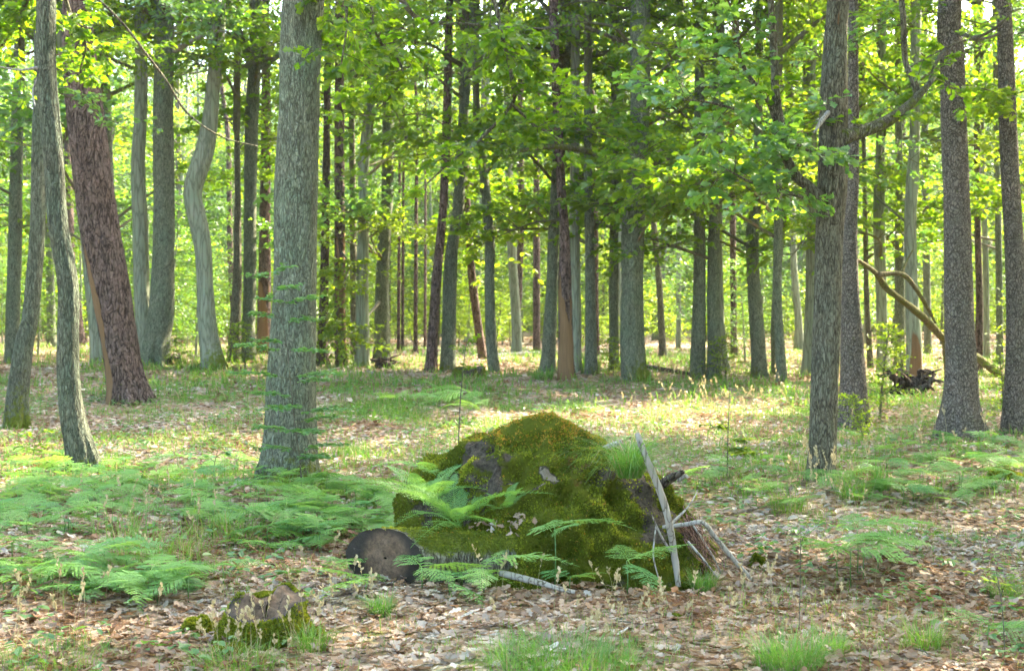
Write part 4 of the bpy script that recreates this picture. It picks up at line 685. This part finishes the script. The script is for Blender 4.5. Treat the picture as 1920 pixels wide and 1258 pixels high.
# dead wood further back
b_ = [(1600,482,6,22.6),(1640,510,10,23.2),(1662,540,13,23.6),(1690,562,12,24),(1730,594,15,24.8),(1768,634,14,25.6),(1790,655,16,26),(1828,667,15,26.6),(1858,690,16,27.4),(1892,714,13,28.2)]
stick('fallen_bough', b_, 'bough', 'long mossy yellow brown dead bough propped slantwise behind the stout spruce', cat='branch', moss=.5, kids=([(1648,515,11,23.2),(1690,514,10,23.3),(1716,540,9,23.5),(1745,588,7,23.9),(1754,606,4,24)], [(1690,514,6,23.3),(1700,490,4,23.4),(1712,468,2,23.4)], [(1770,636,10,25.6),(1774,690,8,25.9),(1772,730,5,26.2)]))
def roots(px, py, wpx, hpx, n, label, name, seed):
    x, d = px2ground(px, py); z = float(ground(x, d)); rs = np.random.default_rng(seed); e = link(name, None, loc=(x, d, z), label=label, cat='dead wood'); s = d / F
    for q in range(n):
        a = np.array([rs.uniform(-.3, .3) * wpx * s, rs.uniform(-.2, .2), .03]); b = a + [rs.uniform(-.5, .5) * wpx * s, rs.uniform(-.4, .2), rs.uniform(.3, 1) * hpx * s]; c_ = b + [rs.uniform(-.35, .35) * wpx * s, rs.uniform(-.3, .3), rs.uniform(-.5, .35) * hpx * s]
        c = catmull([a, (a + b) / 2 + rs.normal(0, .05, 3), b, c_], 14); V, f3, f4 = tube(c, np.linspace(rs.uniform(.05, .10), .012, 14), 8, 1 + .25 * vnoise(np.tile(c[:, None], (1, 8, 1)) * 9 + np.arange(8)[None, :, None], seed)); link('root', mk_mesh('root', V, f3, f4, [M['rot']], colr=np.tile([.15, 0, 0], (len(V), 1))), e)
roots(722, 692, 60, 26, 8, 'torn dark rotten root lying by an oak trunk', 'rotten_root', 61)
roots(1700, 738, 95, 42, 16, 'dark tangled heap of uprooted dead wood on the right', 'root_heap', 62)
roots(318, 682, 40, 16, 5, 'broken brown wood beside the broad leaning oak', 'broken_log', 63)
for pts, lb in (([(1212,690,9),(1250,697,9),(1292,703,7)], 'thin fallen trunk on the ground beside the tall thick oak'), ([(905,672,8),(950,668,8),(1010,664,6)], 'low brushwood line on the sunlit litter far behind the mound'), ([(610,700,6),(660,690,5),(700,702,4)], 'pale bare fallen branch at the foot of the bowed grey trunk')):
    stick('fallen_branch', [(x, y - 3, w, px2ground(x, y)[1]) for x, y, w in pts], 'rot' if 'thin' in lb else 'dead', lb, cat='branch')
# ------------------------------------------------------------------ ferns
def frond_mesh(name, L, wd, npair, seed, droop=.25, prof=1., shape='far', mat='fern'):
    rs = np.random.default_rng(seed); mb = MB(); t = np.linspace(0, 1, 16); P = np.stack([L * t, .05 * L * np.sin(2 * t + seed), L * (.22 * t - droop * t ** 2)], 1); mb.add(*tube(P, np.linspace(.003, .0008, 16), 3, cap=False), mat=0, tint=np.array([.9, .1, .5]))
    C, D, S = [], [], []
    for q in range(npair):
        u = .14 + .84 * (q / npair); p = np.array([np.interp(u, t, P[:, k_]) for k_ in range(3)]); w = wd * max(.04, (1 - u) ** prof * min(1., .45 + 2.6 * (u - .1)))
        for sg in (-1, 1):
            an = sg * (1.22 - .35 * u) + rs.normal(0, .06); d = np.array([math.cos(an), math.sin(an), rs.normal(.02, .07)]); m = max(4, int(w / (.011 if wd > .15 else .009))); v = (np.arange(m) + .5) / m; pos = p + d * (w * v)[:, None]; pos[:, 2] -= .18 * w * v ** 2; sd = np.array([-d[1], d[0], 0]); sp_ = .84 * L / npair; ln = np.minimum(.34 * w * (1 - v) ** .7, .42 * sp_) + .002
            for s2 in (-1, 1): C.append(pos); D.append(np.tile(sd * s2 + d * .45 + [0, 0, -.15], (m, 1)) + rs.normal(0, .08, (m, 3))); S.append(ln)
    C, D, S = np.concatenate(C), np.concatenate(D), np.concatenate(S); tn = np.clip(rs.uniform(.1, 1.) + rs.normal(0, .15, len(C)), 0, 1); leaves(mb, C, D, np.array([0, 0, 1.]) + .25 * norm(rs.normal(size=(len(C), 3))), S * 1.25, shape, 0, np.stack([tn, np.full(len(C), .3), tn], 1))
    return mb.mesh(name, [M[mat]], smooth=False)
FROND = [frond_mesh('frond', .34 + .05 * q, .20 + .02 * q, 11, 400 + q, .15 + .06 * q) for q in range(5)]
LADY = [frond_mesh('frond', .42 + .05 * q, .125, 21, 420 + q, .4 + .1 * q, .8) for q in range(3)]
OLD = [frond_mesh('frond', .36, .2, 13, 430, .3, 1., 'far', 'straw')]
STEM = mk_mesh('stem', *tube(np.array([(0, 0, -.05), (.01, .01, .2), (0, 0, .4)]), np.array([.004, .0035, .0025]), 5), [M['herb']], colr=np.full((17, 3), .5))
def bracken(x, y, h, s, az, label, group=None, rs=random, fr=None, z=None):
    e = link('fern', None, loc=(x, y, float(ground(x, y)) if z is None else z), label=label, cat='fern', group=group); link('stem', STEM, e, (0, 0, 0), (0, 0, az), (1, 1, h / .4)); fr = fr or FROND
    for k_, da in enumerate((0, 1.25, -1.25)): link('frond', fr[rs.randrange(len(fr))], e, (0, 0, h * (1 if k_ == 0 else .93)), (rs.uniform(-.35, .35), rs.uniform(-.25, .3), az + da + rs.uniform(-.25, .25)), s * (1 if k_ == 0 else .8))
def fern_patch(cx, cy_, rx, ry, n, label, group, hh=(.04, .2), ss=(.5, .95)):
    rs = random.Random(int(cx + cy_)); k_ = 0
    while k_ < n:
        a = rs.uniform(0, 6.28); r = math.sqrt(rs.random()); px, py = cx + rx * r * math.cos(a), cy_ + ry * r * math.sin(a)
        if py > 1225: continue
        if py > 1050 and rs.random() < .35: k_ += .5; continue
        x, y = px2ground(px, py)
        if -.8 < x < 1.4 and 8.1 < y < 10.1: k_ += .2; continue
        if 600 < px < 830 and 1020 < py < 1150 and rs.random() < .8: k_ += .3; continue
        if vnoise(np.array([[x * .8, y * .55, 3.3]]), 91)[0] < -.45: k_ += .15; continue
        bracken(x, y, rs.uniform(*hh), rs.uniform(*ss), rs.uniform(0, 6.28), label, group, rs); k_ += 1
fern_patch(330, 1005, 440, 130, 215, 'bracken fern in the dense green carpet in front of the kinked oak and furrowed oak', 'bracken carpet before the oaks')
fern_patch(90, 900, 150, 45, 22, 'bracken fern at the left edge below the crooked thin oak', 'bracken by the crooked oak')
fern_patch(640, 1075, 90, 50, 12, 'bracken fern in front of and beside the sawn log end', 'bracken around the sawn log')
fern_patch(1750, 890, 230, 65, 70, 'bracken fern in the pale band below the two spruces', 'bracken below the spruces')
fern_patch(1470, 925, 170, 40, 20, 'bracken fern around the foot of the weathered oak', 'bracken by the weathered oak')
fern_patch(560, 935, 140, 28, 12, 'bracken fern at the foot of the furrowed oak', 'bracken by the furrowed oak')
fern_patch(1600, 1092, 130, 26, 6, 'pale bracken fern standing alone on the open leaf litter', 'bracken on the open litter', (.2, .3), (.9, 1.2))
fern_patch(830, 790, 120, 40, 5, 'bracken fern on the open ground behind the mound', 'bracken behind the mound', (.25, .4), (1.1, 1.5))
fern_patch(270, 1095, 300, 45, 26, 'small bracken fern on the litter in front of the dense carpet', 'small bracken before the carpet', (.04, .16), (.5, .9))
rr_ = random.Random(5)
for (px, py, d, az, s, h, lb) in ((1040,985,8.15,.3,.95,.42,'fern with spreading fronds in front of the mossy face of the mound'), (1175,1050,7.95,.2,1.05,.36,'fern with one long arching frond before the right of the mound'), (905,1058,7.9,-.4,1.,.22,'fern rising by the smooth grey stick'), (1070,1085,8.1,1.2,.7,.1,'small fern frond standing at the mound foot'), (790,1060,8.0,.5,1.1,.2,'fern leaning over the sawn log'), (690,1085,7.9,2.9,1.1,.16,'fern drooping before the dark sawn end'), (840,1110,7.8,.2,.9,.12,'low fern under the log'), (1855,1190,7.1,1.,1.2,.22,'fern with orange withered frond at the lower right corner')):
    p = W(px, py, d); gz = float(ground(p[0], d)); bracken(p[0], d, max(.1, p[2] - gz), s, az, lb, rs=rr_, fr=OLD + FROND[:2] if 'orange' in lb else None)
def lady(px, py, d, n, s, label, spread=.5, az0=0., rng=6.28):
    p = W(px, py, d); e = link('fern', None, loc=p, label=label, cat='fern')
    for k_ in range(n): link('frond', LADY[k_ % 3], e, (0, 0, 0), (rr_.uniform(-.3, .3), -rr_.uniform(.1, 1.) * spread, az0 + rng * (k_ + rr_.uniform(0, .5)) / n), s * rr_.uniform(.75, 1.15))
lady(860, 985, 8.72, 15, 1.12, 'large blue green fern rosette growing on the left shoulder of the mound', .9); lady(800, 945, 8.95, 9, 1.0, 'second fern tuft at the upper left of the mound', .8)
lady(945, 955, 8.58, 8, .5, 'small upright fern growing from the hollow of the mound', 1.1); lady(820, 890, 9.3, 5, .8, 'fern peeping over the left back edge of the mound', 1.)
# ------------------------------------------------------------------ fallen leaves, grass, herbs
def wedge(n, d0, d1, side=2., rs=RNG):
    """n points spread evenly over the part of the floor in view, with a margin to either side"""
    d = np.sqrt(rs.uniform(d0 ** 2, d1 ** 2, n)); x = rs.uniform(-1, 1, n) * (.38 * d + side); return x, d
def off_mound(x, y): return ((x - .25) / 1.1) ** 2 + ((y - 9.15) / .85) ** 2 > 1
GFINE = lambda x, y: ground(x, y) + .018 * fbm(np.stack([x * 2.2, y * 2.2, x * 0], -1), 3, 11)
lm = MB()
for n, d0, d1, size, shp in ((44000, 5.2, 10.5, .066, 'dry'), (60000, 10.5, 20, .075, 'mid'), (60000, 20, 40, .11, 'far'), (20000, 40, 64, .2, 'far')):
    x, y = wedge(n, d0, d1); g = green(x, y); keep = (RNG.random(n) > .62 * g) & off_mound(x, y); x, y = x[keep], y[keep]; n = len(x)
    z = GFINE(x, y) + np.abs(RNG.normal(.008, .014, n)); an = RNG.uniform(0, 6.28, n); dk = .75 + .45 * vnoise(np.stack([x * .55, y * .55, x * 0], -1), 63); cl = np.clip(.56 + .34 * fbm(np.stack([x * .9, y * .9, x * 0], -1), 3, 61) + RNG.normal(0, .24, n), 0, 1)
    tv = np.stack([cl, np.clip(RNG.uniform(-.15, 1, n) * dk, 0, 1) ** .7, RNG.random(n)], 1); leaves(lm, np.stack([x, y, z], 1), np.stack([np.cos(an), np.sin(an), RNG.normal(0, .22, n)], 1), np.array([0, 0, 1.]) + (RNG.uniform(.15, .9, n) ** 1.5)[:, None] * rdir(n), size * RNG.uniform(.4, 1.45, n), shp, 0, tv)
tm_ = MB()
for q in range(800):
    x_, y_ = wedge(1, 5.3, 17); a_ = RNG.uniform(0, 6.28); l_ = RNG.uniform(.04, .22); g_ = float(GFINE(x_, y_)[0]); c_ = np.array([[x_[0], y_[0], g_ + .012], [x_[0] + math.cos(a_) * l_ * .5, y_[0] + math.sin(a_) * l_ * .5 + RNG.normal(0, .01), g_ + RNG.uniform(.015, .03)], [x_[0] + math.cos(a_ + .2) * l_, y_[0] + math.sin(a_ + .2) * l_, g_ + RNG.uniform(.008, .03)]]); tm_.add(*tube(c_, RNG.uniform(.0015, .004), 4), tint=np.array([.1, 0, 0]))
link('twig_litter', tm_.mesh('twig_litter', [M['twig']]), kind='stuff', label='small broken twigs strewn among the fallen leaves')
link('leaf_litter', lm.mesh('leaf_litter', [M['litter']], smooth=False), kind='stuff', label='fallen brown and pale oak leaves covering the floor')
pm = MB(); n = 90; p = np.array([W(px, py, d) for px, py, d in zip(RNG.normal(945, 30, n), RNG.normal(988, 12, n), RNG.normal(8.55, .06, n))]); leaves(pm, p, rdir(n), np.array([0, -.6, 1.]) + .6 * rdir(n), .05 * RNG.uniform(.6, 1.2, n), 'oak', 0, np.stack([np.clip(RNG.normal(.5, .2, n), 0, 1), RNG.uniform(.1, .8, n), RNG.random(n)], 1))
link('leaves', pm.mesh('leaves', [M['litter']], smooth=False), mound, -o3, label='drift of dry pale leaves caught in the hollow')
def blades(mb, P, L, az, bend, width, mat=0, tint=None):
    """curved grass blades; each is two quads and a tip"""
    n = len(P); L = np.broadcast_to(L, n); bend = np.broadcast_to(bend, n); width = np.broadcast_to(width, n); dr = np.stack([np.cos(az), np.sin(az), 0 * az], 1); sd = np.stack([-np.sin(az), np.cos(az), 0 * az], 1); V = np.zeros((n, 7, 3))
    for k_, (t, w) in enumerate(((0, .8), (.42, 1.), (.78, .65))):
        c = P + dr * (L * bend * t ** 2)[:, None] + np.array([0, 0, 1.]) * (L * (t - .38 * bend * t ** 2.4))[:, None]; V[:, 2 * k_] = c - sd * (width * w / 2)[:, None]; V[:, 2 * k_ + 1] = c + sd * (width * w / 2)[:, None]
    V[:, 6] = P + dr * (L * bend)[:, None] + np.array([0, 0, 1.]) * (L * (1 - .38 * bend))[:, None] - np.array([0, 0, 1.]) * (L * .25 * np.maximum(bend - .7, 0))[:, None]
    b = (np.arange(n) * 7)[:, None]; q = np.concatenate([b + [0, 1, 3, 2], b + [2, 3, 5, 4]]); t3 = b + [4, 5, 6]; tint = RNG.random((n, 3)) if tint is None else tint
    mb.add(V.reshape(-1, 3), t3, q, mat, np.repeat(tint, 7, 0))
gm = MB()
for n, d0, d1, Lr, wd in ((130000, 5.2, 12, (.05, .17), .0030), (110000, 12, 22, (.08, .24), .007), (110000, 22, 46, (.12, .30), .016)):
    x, y = wedge(n, d0, d1, 1.5); g = green(x, y); cl = .55 + .75 * vnoise(np.stack([x * 3.3, y * 3.3, x * 0], -1), 71); keep = (RNG.random(n) < np.clip(g * cl, 0, 1)) & off_mound(x, y); x, y, g = x[keep], y[keep], g[keep]; n = len(x)
    blades(gm, np.stack([x, y, GFINE(x, y) - .005], 1), RNG.uniform(*Lr, n) * (.6 + .5 * np.clip(g, 0, 1)), RNG.uniform(0, 6.28, n), RNG.uniform(.15, 1.2, n), wd * RNG.uniform(.7, 1.3, n))
link('grass', gm.mesh('grass', [M['grass']], smooth=False), kind='stuff', label='thin green woodland grass growing in patches')
# dry flowering stems
sm = MB()
for cx, cy_, rx, ry, n in ((480,1225,110,40,34),(1400,770,150,30,45),(1270,790,120,40,32),(1530,945,90,40,45),(640,1130,70,70,14),(1180,1190,160,40,30),(300,990,120,60,26),(1480,1150,160,80,24),(1700,830,160,40,30),(80,1150,120,80,20),(1010,1110,110,20,8),(520,860,60,30,8)):
    for _ in range(n):
        px, py = RNG.normal(cx, rx * .6), RNG.normal(cy_, ry * .6)
        if py > 1330 or py < 700: continue
        x, y = px2ground(px, py); az = RNG.uniform(0, 6.28); h = RNG.uniform(.16, .42) * (1.25 if y > 9 else .75); P = np.array([[x, y, float(ground(x, y))]]); t = np.linspace(0, 1, 7); b = RNG.uniform(.05, .4)
        c = np.stack([x + math.cos(az) * b * h * t ** 2, y + math.sin(az) * b * h * t ** 2, P[0, 2] + h * (t - .12 * b * t ** 3)], 1); wd = .0012 if y < 12 else .002; sm.add(*tube(c, np.linspace(wd, wd * .5, 7), 3, cap=False), tint=np.array([RNG.random()] * 3))
        m = 12; hh = RNG.uniform(.72, 1., m); cc = np.stack([np.interp(hh, t, c[:, k_]) for k_ in range(3)], 1); leaves(sm, cc, np.stack([RNG.normal(0, .5, m), RNG.normal(0, .5, m), np.ones(m)], 1), rdir(m), RNG.uniform(.012, .03, m) * (1 if y < 12 else 1.5), 'far', 0)
link('dry_grass', sm.mesh('dry_grass', [M['straw']], smooth=False), kind='stuff', label='dry straw coloured flowering grass stems')
def tuft(px, py, n, L, label, d=None, rad=.05, mat='lush', bend=(.2, 1.3), w=.0028, droop=0.):
    if d is None: x, d = px2ground(px, py); loc = np.array([x, d, float(ground(x, d))])
    else: loc = W(px, py, d)
    mb = MB(); a = RNG.uniform(0, 6.28, n); r = rad * np.sqrt(RNG.random(n)); blades(mb, np.stack([np.cos(a) * r, np.sin(a) * r, -.01 + 0 * a], 1), L * RNG.uniform(.3, 1.15, n), a + RNG.normal(0, .9, n), RNG.uniform(*bend, n) + droop, w * RNG.uniform(.7, 1.3, n)); link('grass_tuft', mb.mesh('grass_tuft', [M[mat]], smooth=False), None, loc, label=label, cat='grass tuft')
tuft(1180, 892, 560, .40, 'bright drooping grass tuft growing on the flank of the moss mound', d=8.36, rad=.07, bend=(.6, 1.8), w=.0034)
tuft(1318, 1108, 420, .16, 'short dense grass tuft at the right foot of the mound', rad=.07); tuft(712, 1150, 300, .15, 'bright grass tuft below the sawn log', rad=.06); tuft(1478, 1252, 700, .22, 'wide lush grass tuft at the bottom right of centre', rad=.16); tuft(1560, 1225, 260, .16, 'smaller grass tuft beside the wide lush tuft', rad=.07)
tuft(1050, 1250, 1300, .17, 'broad lush grass cushion at the bottom centre', rad=.34); tuft(1730, 1215, 260, .2, 'thin pale grass tuft on the litter at the lower right', rad=.09, mat='grass'); tuft(1888, 1120, 260, .16, 'grey green grass tuft at the right edge', rad=.1, mat='grass')
tuft(290, 1050, 260, .32, 'tall arching grass tuft in the fern carpet', rad=.3, mat='grass', w=.004); tuft(420, 1010, 200, .32, 'tall grass with straw stems between the ferns', rad=.26, mat='grass', w=.004); tuft(240, 1010, 90, .38, 'upright yellow grass blades left of the tall arching tuft', rad=.24, bend=(.05, .8), w=.004)
tuft(540, 1082, 200, .1, 'small dark grass tuft in the middle of the ferns', rad=.06); tuft(1100, 700, 260, .5, 'tall bright grass in front of the half peeled pine', rad=.25, w=.014, bend=(.2, .8)); tuft(1016, 712, 160, .35, 'tall grass at the foot of the dark leaning oak', rad=.2, w=.012)
tuft(1648, 925, 120, .3, 'sunlit yellow green upright grass near the weathered oak', rad=.07, bend=(.05, .3), w=.006); tuft(1600, 940, 160, .3, 'arching grass between weathered oak and bracken', rad=.12, mat='grass', w=.005)
tuft(1480, 960, 200, .3, 'feathery dry grass left of the weathered oak foot', rad=.16, mat='grass', w=.004); tuft(545, 880, 60, .32, 'pale grass stems leaning against the furrowed oak', rad=.08, mat='straw', w=.005, bend=(.5, 1.2)); tuft(90, 1245, 500, .14, 'soft grass cushion in the lower left corner', rad=.3, mat='grass')
tuft(440, 1255, 420, .15, 'grass fringe before the low mossy stump', rad=.2, mat='grass'); tuft(585, 1215, 240, .16, 'grass beside the right of the low mossy stump', rad=.1, mat='grass'); tuft(160, 968, 160, .16, 'fine grass tuft amid the left bracken', rad=.1); tuft(1290, 850, 200, .16, 'sunlit grass clump behind the mound', rad=.2)
# seedlings and low herbs
hm = MB(); x, y = wedge(4600, 5.4, 26, 1.5); kp = off_mound(x, y) & (vnoise(np.stack([x * .7, y * .7, x * 0], -1), 81) > -.25); x, y = x[kp], y[kp]
for a, b in zip(x, y):
    m = RNG.integers(4, 9); h = RNG.uniform(.03, .14); an = RNG.uniform(0, 6.28, m); r = RNG.uniform(.01, .05, m); z = float(GFINE(a, b)); leaves(hm, np.stack([a + np.cos(an) * r, b + np.sin(an) * r, z + h * RNG.uniform(.5, 1, m)], 1), np.stack([np.cos(an), np.sin(an), RNG.normal(-.1, .2, m)], 1), np.array([0, 0, 1.]) + .4 * rdir(m), RNG.uniform(.025, .075, m), 'mid', 0)
link('undergrowth', hm.mesh('undergrowth', [M['herb']], smooth=False), kind='stuff', label='scattered low seedlings and herbs')
# saplings
def sapling(name, pts, d, sprays, label, mat='leaf_dark', size=.045, leaf_n=26, w0=.006):
    P = np.array([W(x, y, d) for x, y in pts]); o = P[0].copy(); e = link(name, None, loc=o, label=label, cat='sapling'); c = catmull(P - o, 30); link('stem', mk_mesh('stem', *tube(c, np.linspace(w0, .002, 30), 6), [M['twig']], colr=np.full((182, 3), .0)), e)
    for q, (x, y, dy) in enumerate(sprays):
        t = W(x, y, d + dy) - o; k_ = int(np.argmin(np.abs(c[:, 2] - (t[2] - .04)))); a = c[k_]; S = catmull([a, (a + t) / 2 + [0, 0, .03], t], 10); mb = MB(); mb.add(*tube(S, np.linspace(.003, .001, 10), 4, cap=False), mat=1); L = np.linalg.norm(t - a); dr = norm(t - a)
        for w in range(max(3, int(L / .06))):
            p = S[min(9, 2 + int(7 * w / max(1, int(L / .06))))]; s = 1 if w % 2 else -1; d2 = norm(dr * .7 + s * np.cross(dr, [0, 0, 1.]) + [0, 0, RNG.normal(0, .08)]); S2 = np.linspace(p, p + d2 * .13 * RNG.uniform(.7, 1.3), 4); mb.add(*tube(S2, .001, 3, cap=False), mat=1); twig_leaves(mb, S2, None, leaf_n // 2, size, 'mid', 0, .02, .1, .25)
        twig_leaves(mb, S, None, leaf_n, size, 'mid', 0, .02, .1, .25); link('branch', mb.mesh('branch', [M[mat], M['twig']], smooth=False), e)
    return e
M['sapling'] = leaf_mat('sapling_leaf', (.085, .21, .075), (.14, .28, .09), (.15, .34, .05), (.24, .43, .06), .45, .05)
sapling('sapling', [(567,930),(562,860),(552,790),(546,730),(541,680),(534,625),(520,575),(505,525)], 12.3, [(640,700,-.2),(620,712,.1),(650,768,-.3),(480,640,-.1),(440,648,.2),(430,700,0),(476,738,-.3),(635,782,.1),(470,803,0),(640,835,-.2),(610,858,-.4),(480,842,-.2),(590,600,-.1),(600,560,.1),(470,590,0),(490,560,-.2),(480,520,.1),(560,540,-.1),(540,500,0),(600,660,-.3),(520,770,-.5),(585,812,-.5)], 'slender sapling with flat blue green leaf sprays in front of the furrowed oak', 'sapling', size=.048, leaf_n=30)
x, d_ = px2ground(860, 905); sapling('sapling', [(858,903),(860,820),(864,740),(872,660),(878,620)], d_, [(886,640,0),(866,655,.1),(882,690,-.1)], 'thin bare sapling stem behind the left of the mound', 'leaf', w0=.008)
x, d_ = px2ground(1363, 900); sapling('sapling', [(1363,900),(1365,820),(1367,760),(1368,716)], d_, [(1400,828,-.1),(1410,850,.1),(1345,800,.1),(1385,845,-.2)], 'thin upright sapling with few leaves right of the mound', 'leaf_bright', size=.06, w0=.006)
x, d_ = px2ground(1500, 1190); sapling('sapling', [(1498,1190),(1500,1110),(1501,1040),(1502,1000)], d_, [(1510,1010,0)], 'wispy lone stem on the litter below the weathered oak', 'leaf_dark', size=.03, leaf_n=8, w0=.0025)
x, d_ = px2ground(1880, 1240); sapling('sapling', [(1885,1240),(1880,1150),(1872,1090),(1868,1070)], d_, [(1890,1100,0),(1850,1085,.05)], 'thin yellowing stem in the lower right corner', 'leaf_bright', size=.04, leaf_n=8, w0=.003)
x, d_ = px2ground(395, 905); sapling('sapling', [(398,905),(402,870),(410,838)], d_, [(430,850,0),(380,856,.1),(440,878,-.1),(372,880,0)], 'little broadleaf seedling between kinked oak and furrowed oak', 'sapling', size=.07, leaf_n=8, w0=.004)
x, d_ = px2ground(40, 860); sapling('sapling', [(60,862),(66,830),(72,800)], d_, [(40,815,0),(100,808,.1),(30,838,-.1),(90,835,0)], 'pale green seedling at the foot of the crooked thin oak', 'leaf', size=.07, leaf_n=9, w0=.004)

# ------------------------------------------------------------------ the air between the trunks
hz = NT('haze_air'); hz.out.inputs[0]; pv = hz.n('VolumePrincipled'); pv.inputs['Color'].default_value = (.86, .94, .86, 1); pv.inputs['Density'].default_value = .00035; pv.inputs['Anisotropy'].default_value = .35
hz.l(pv.outputs[0], hz.out.inputs['Volume'])
a, b, z0, z1 = -430., 430., -2.2, 34.
hv = [(x, y, z) for z in (z0, z1) for x, y in ((a, a), (b, a), (b, b), (a, b))]
link('haze', mk_mesh('haze', hv, None, [(0,3,2,1),(4,5,6,7),(0,1,5,4),(1,2,6,5),(2,3,7,6),(3,0,4,7)], [hz.m], smooth=False), kind='stuff', label='thin bright summer haze between the far trunks')
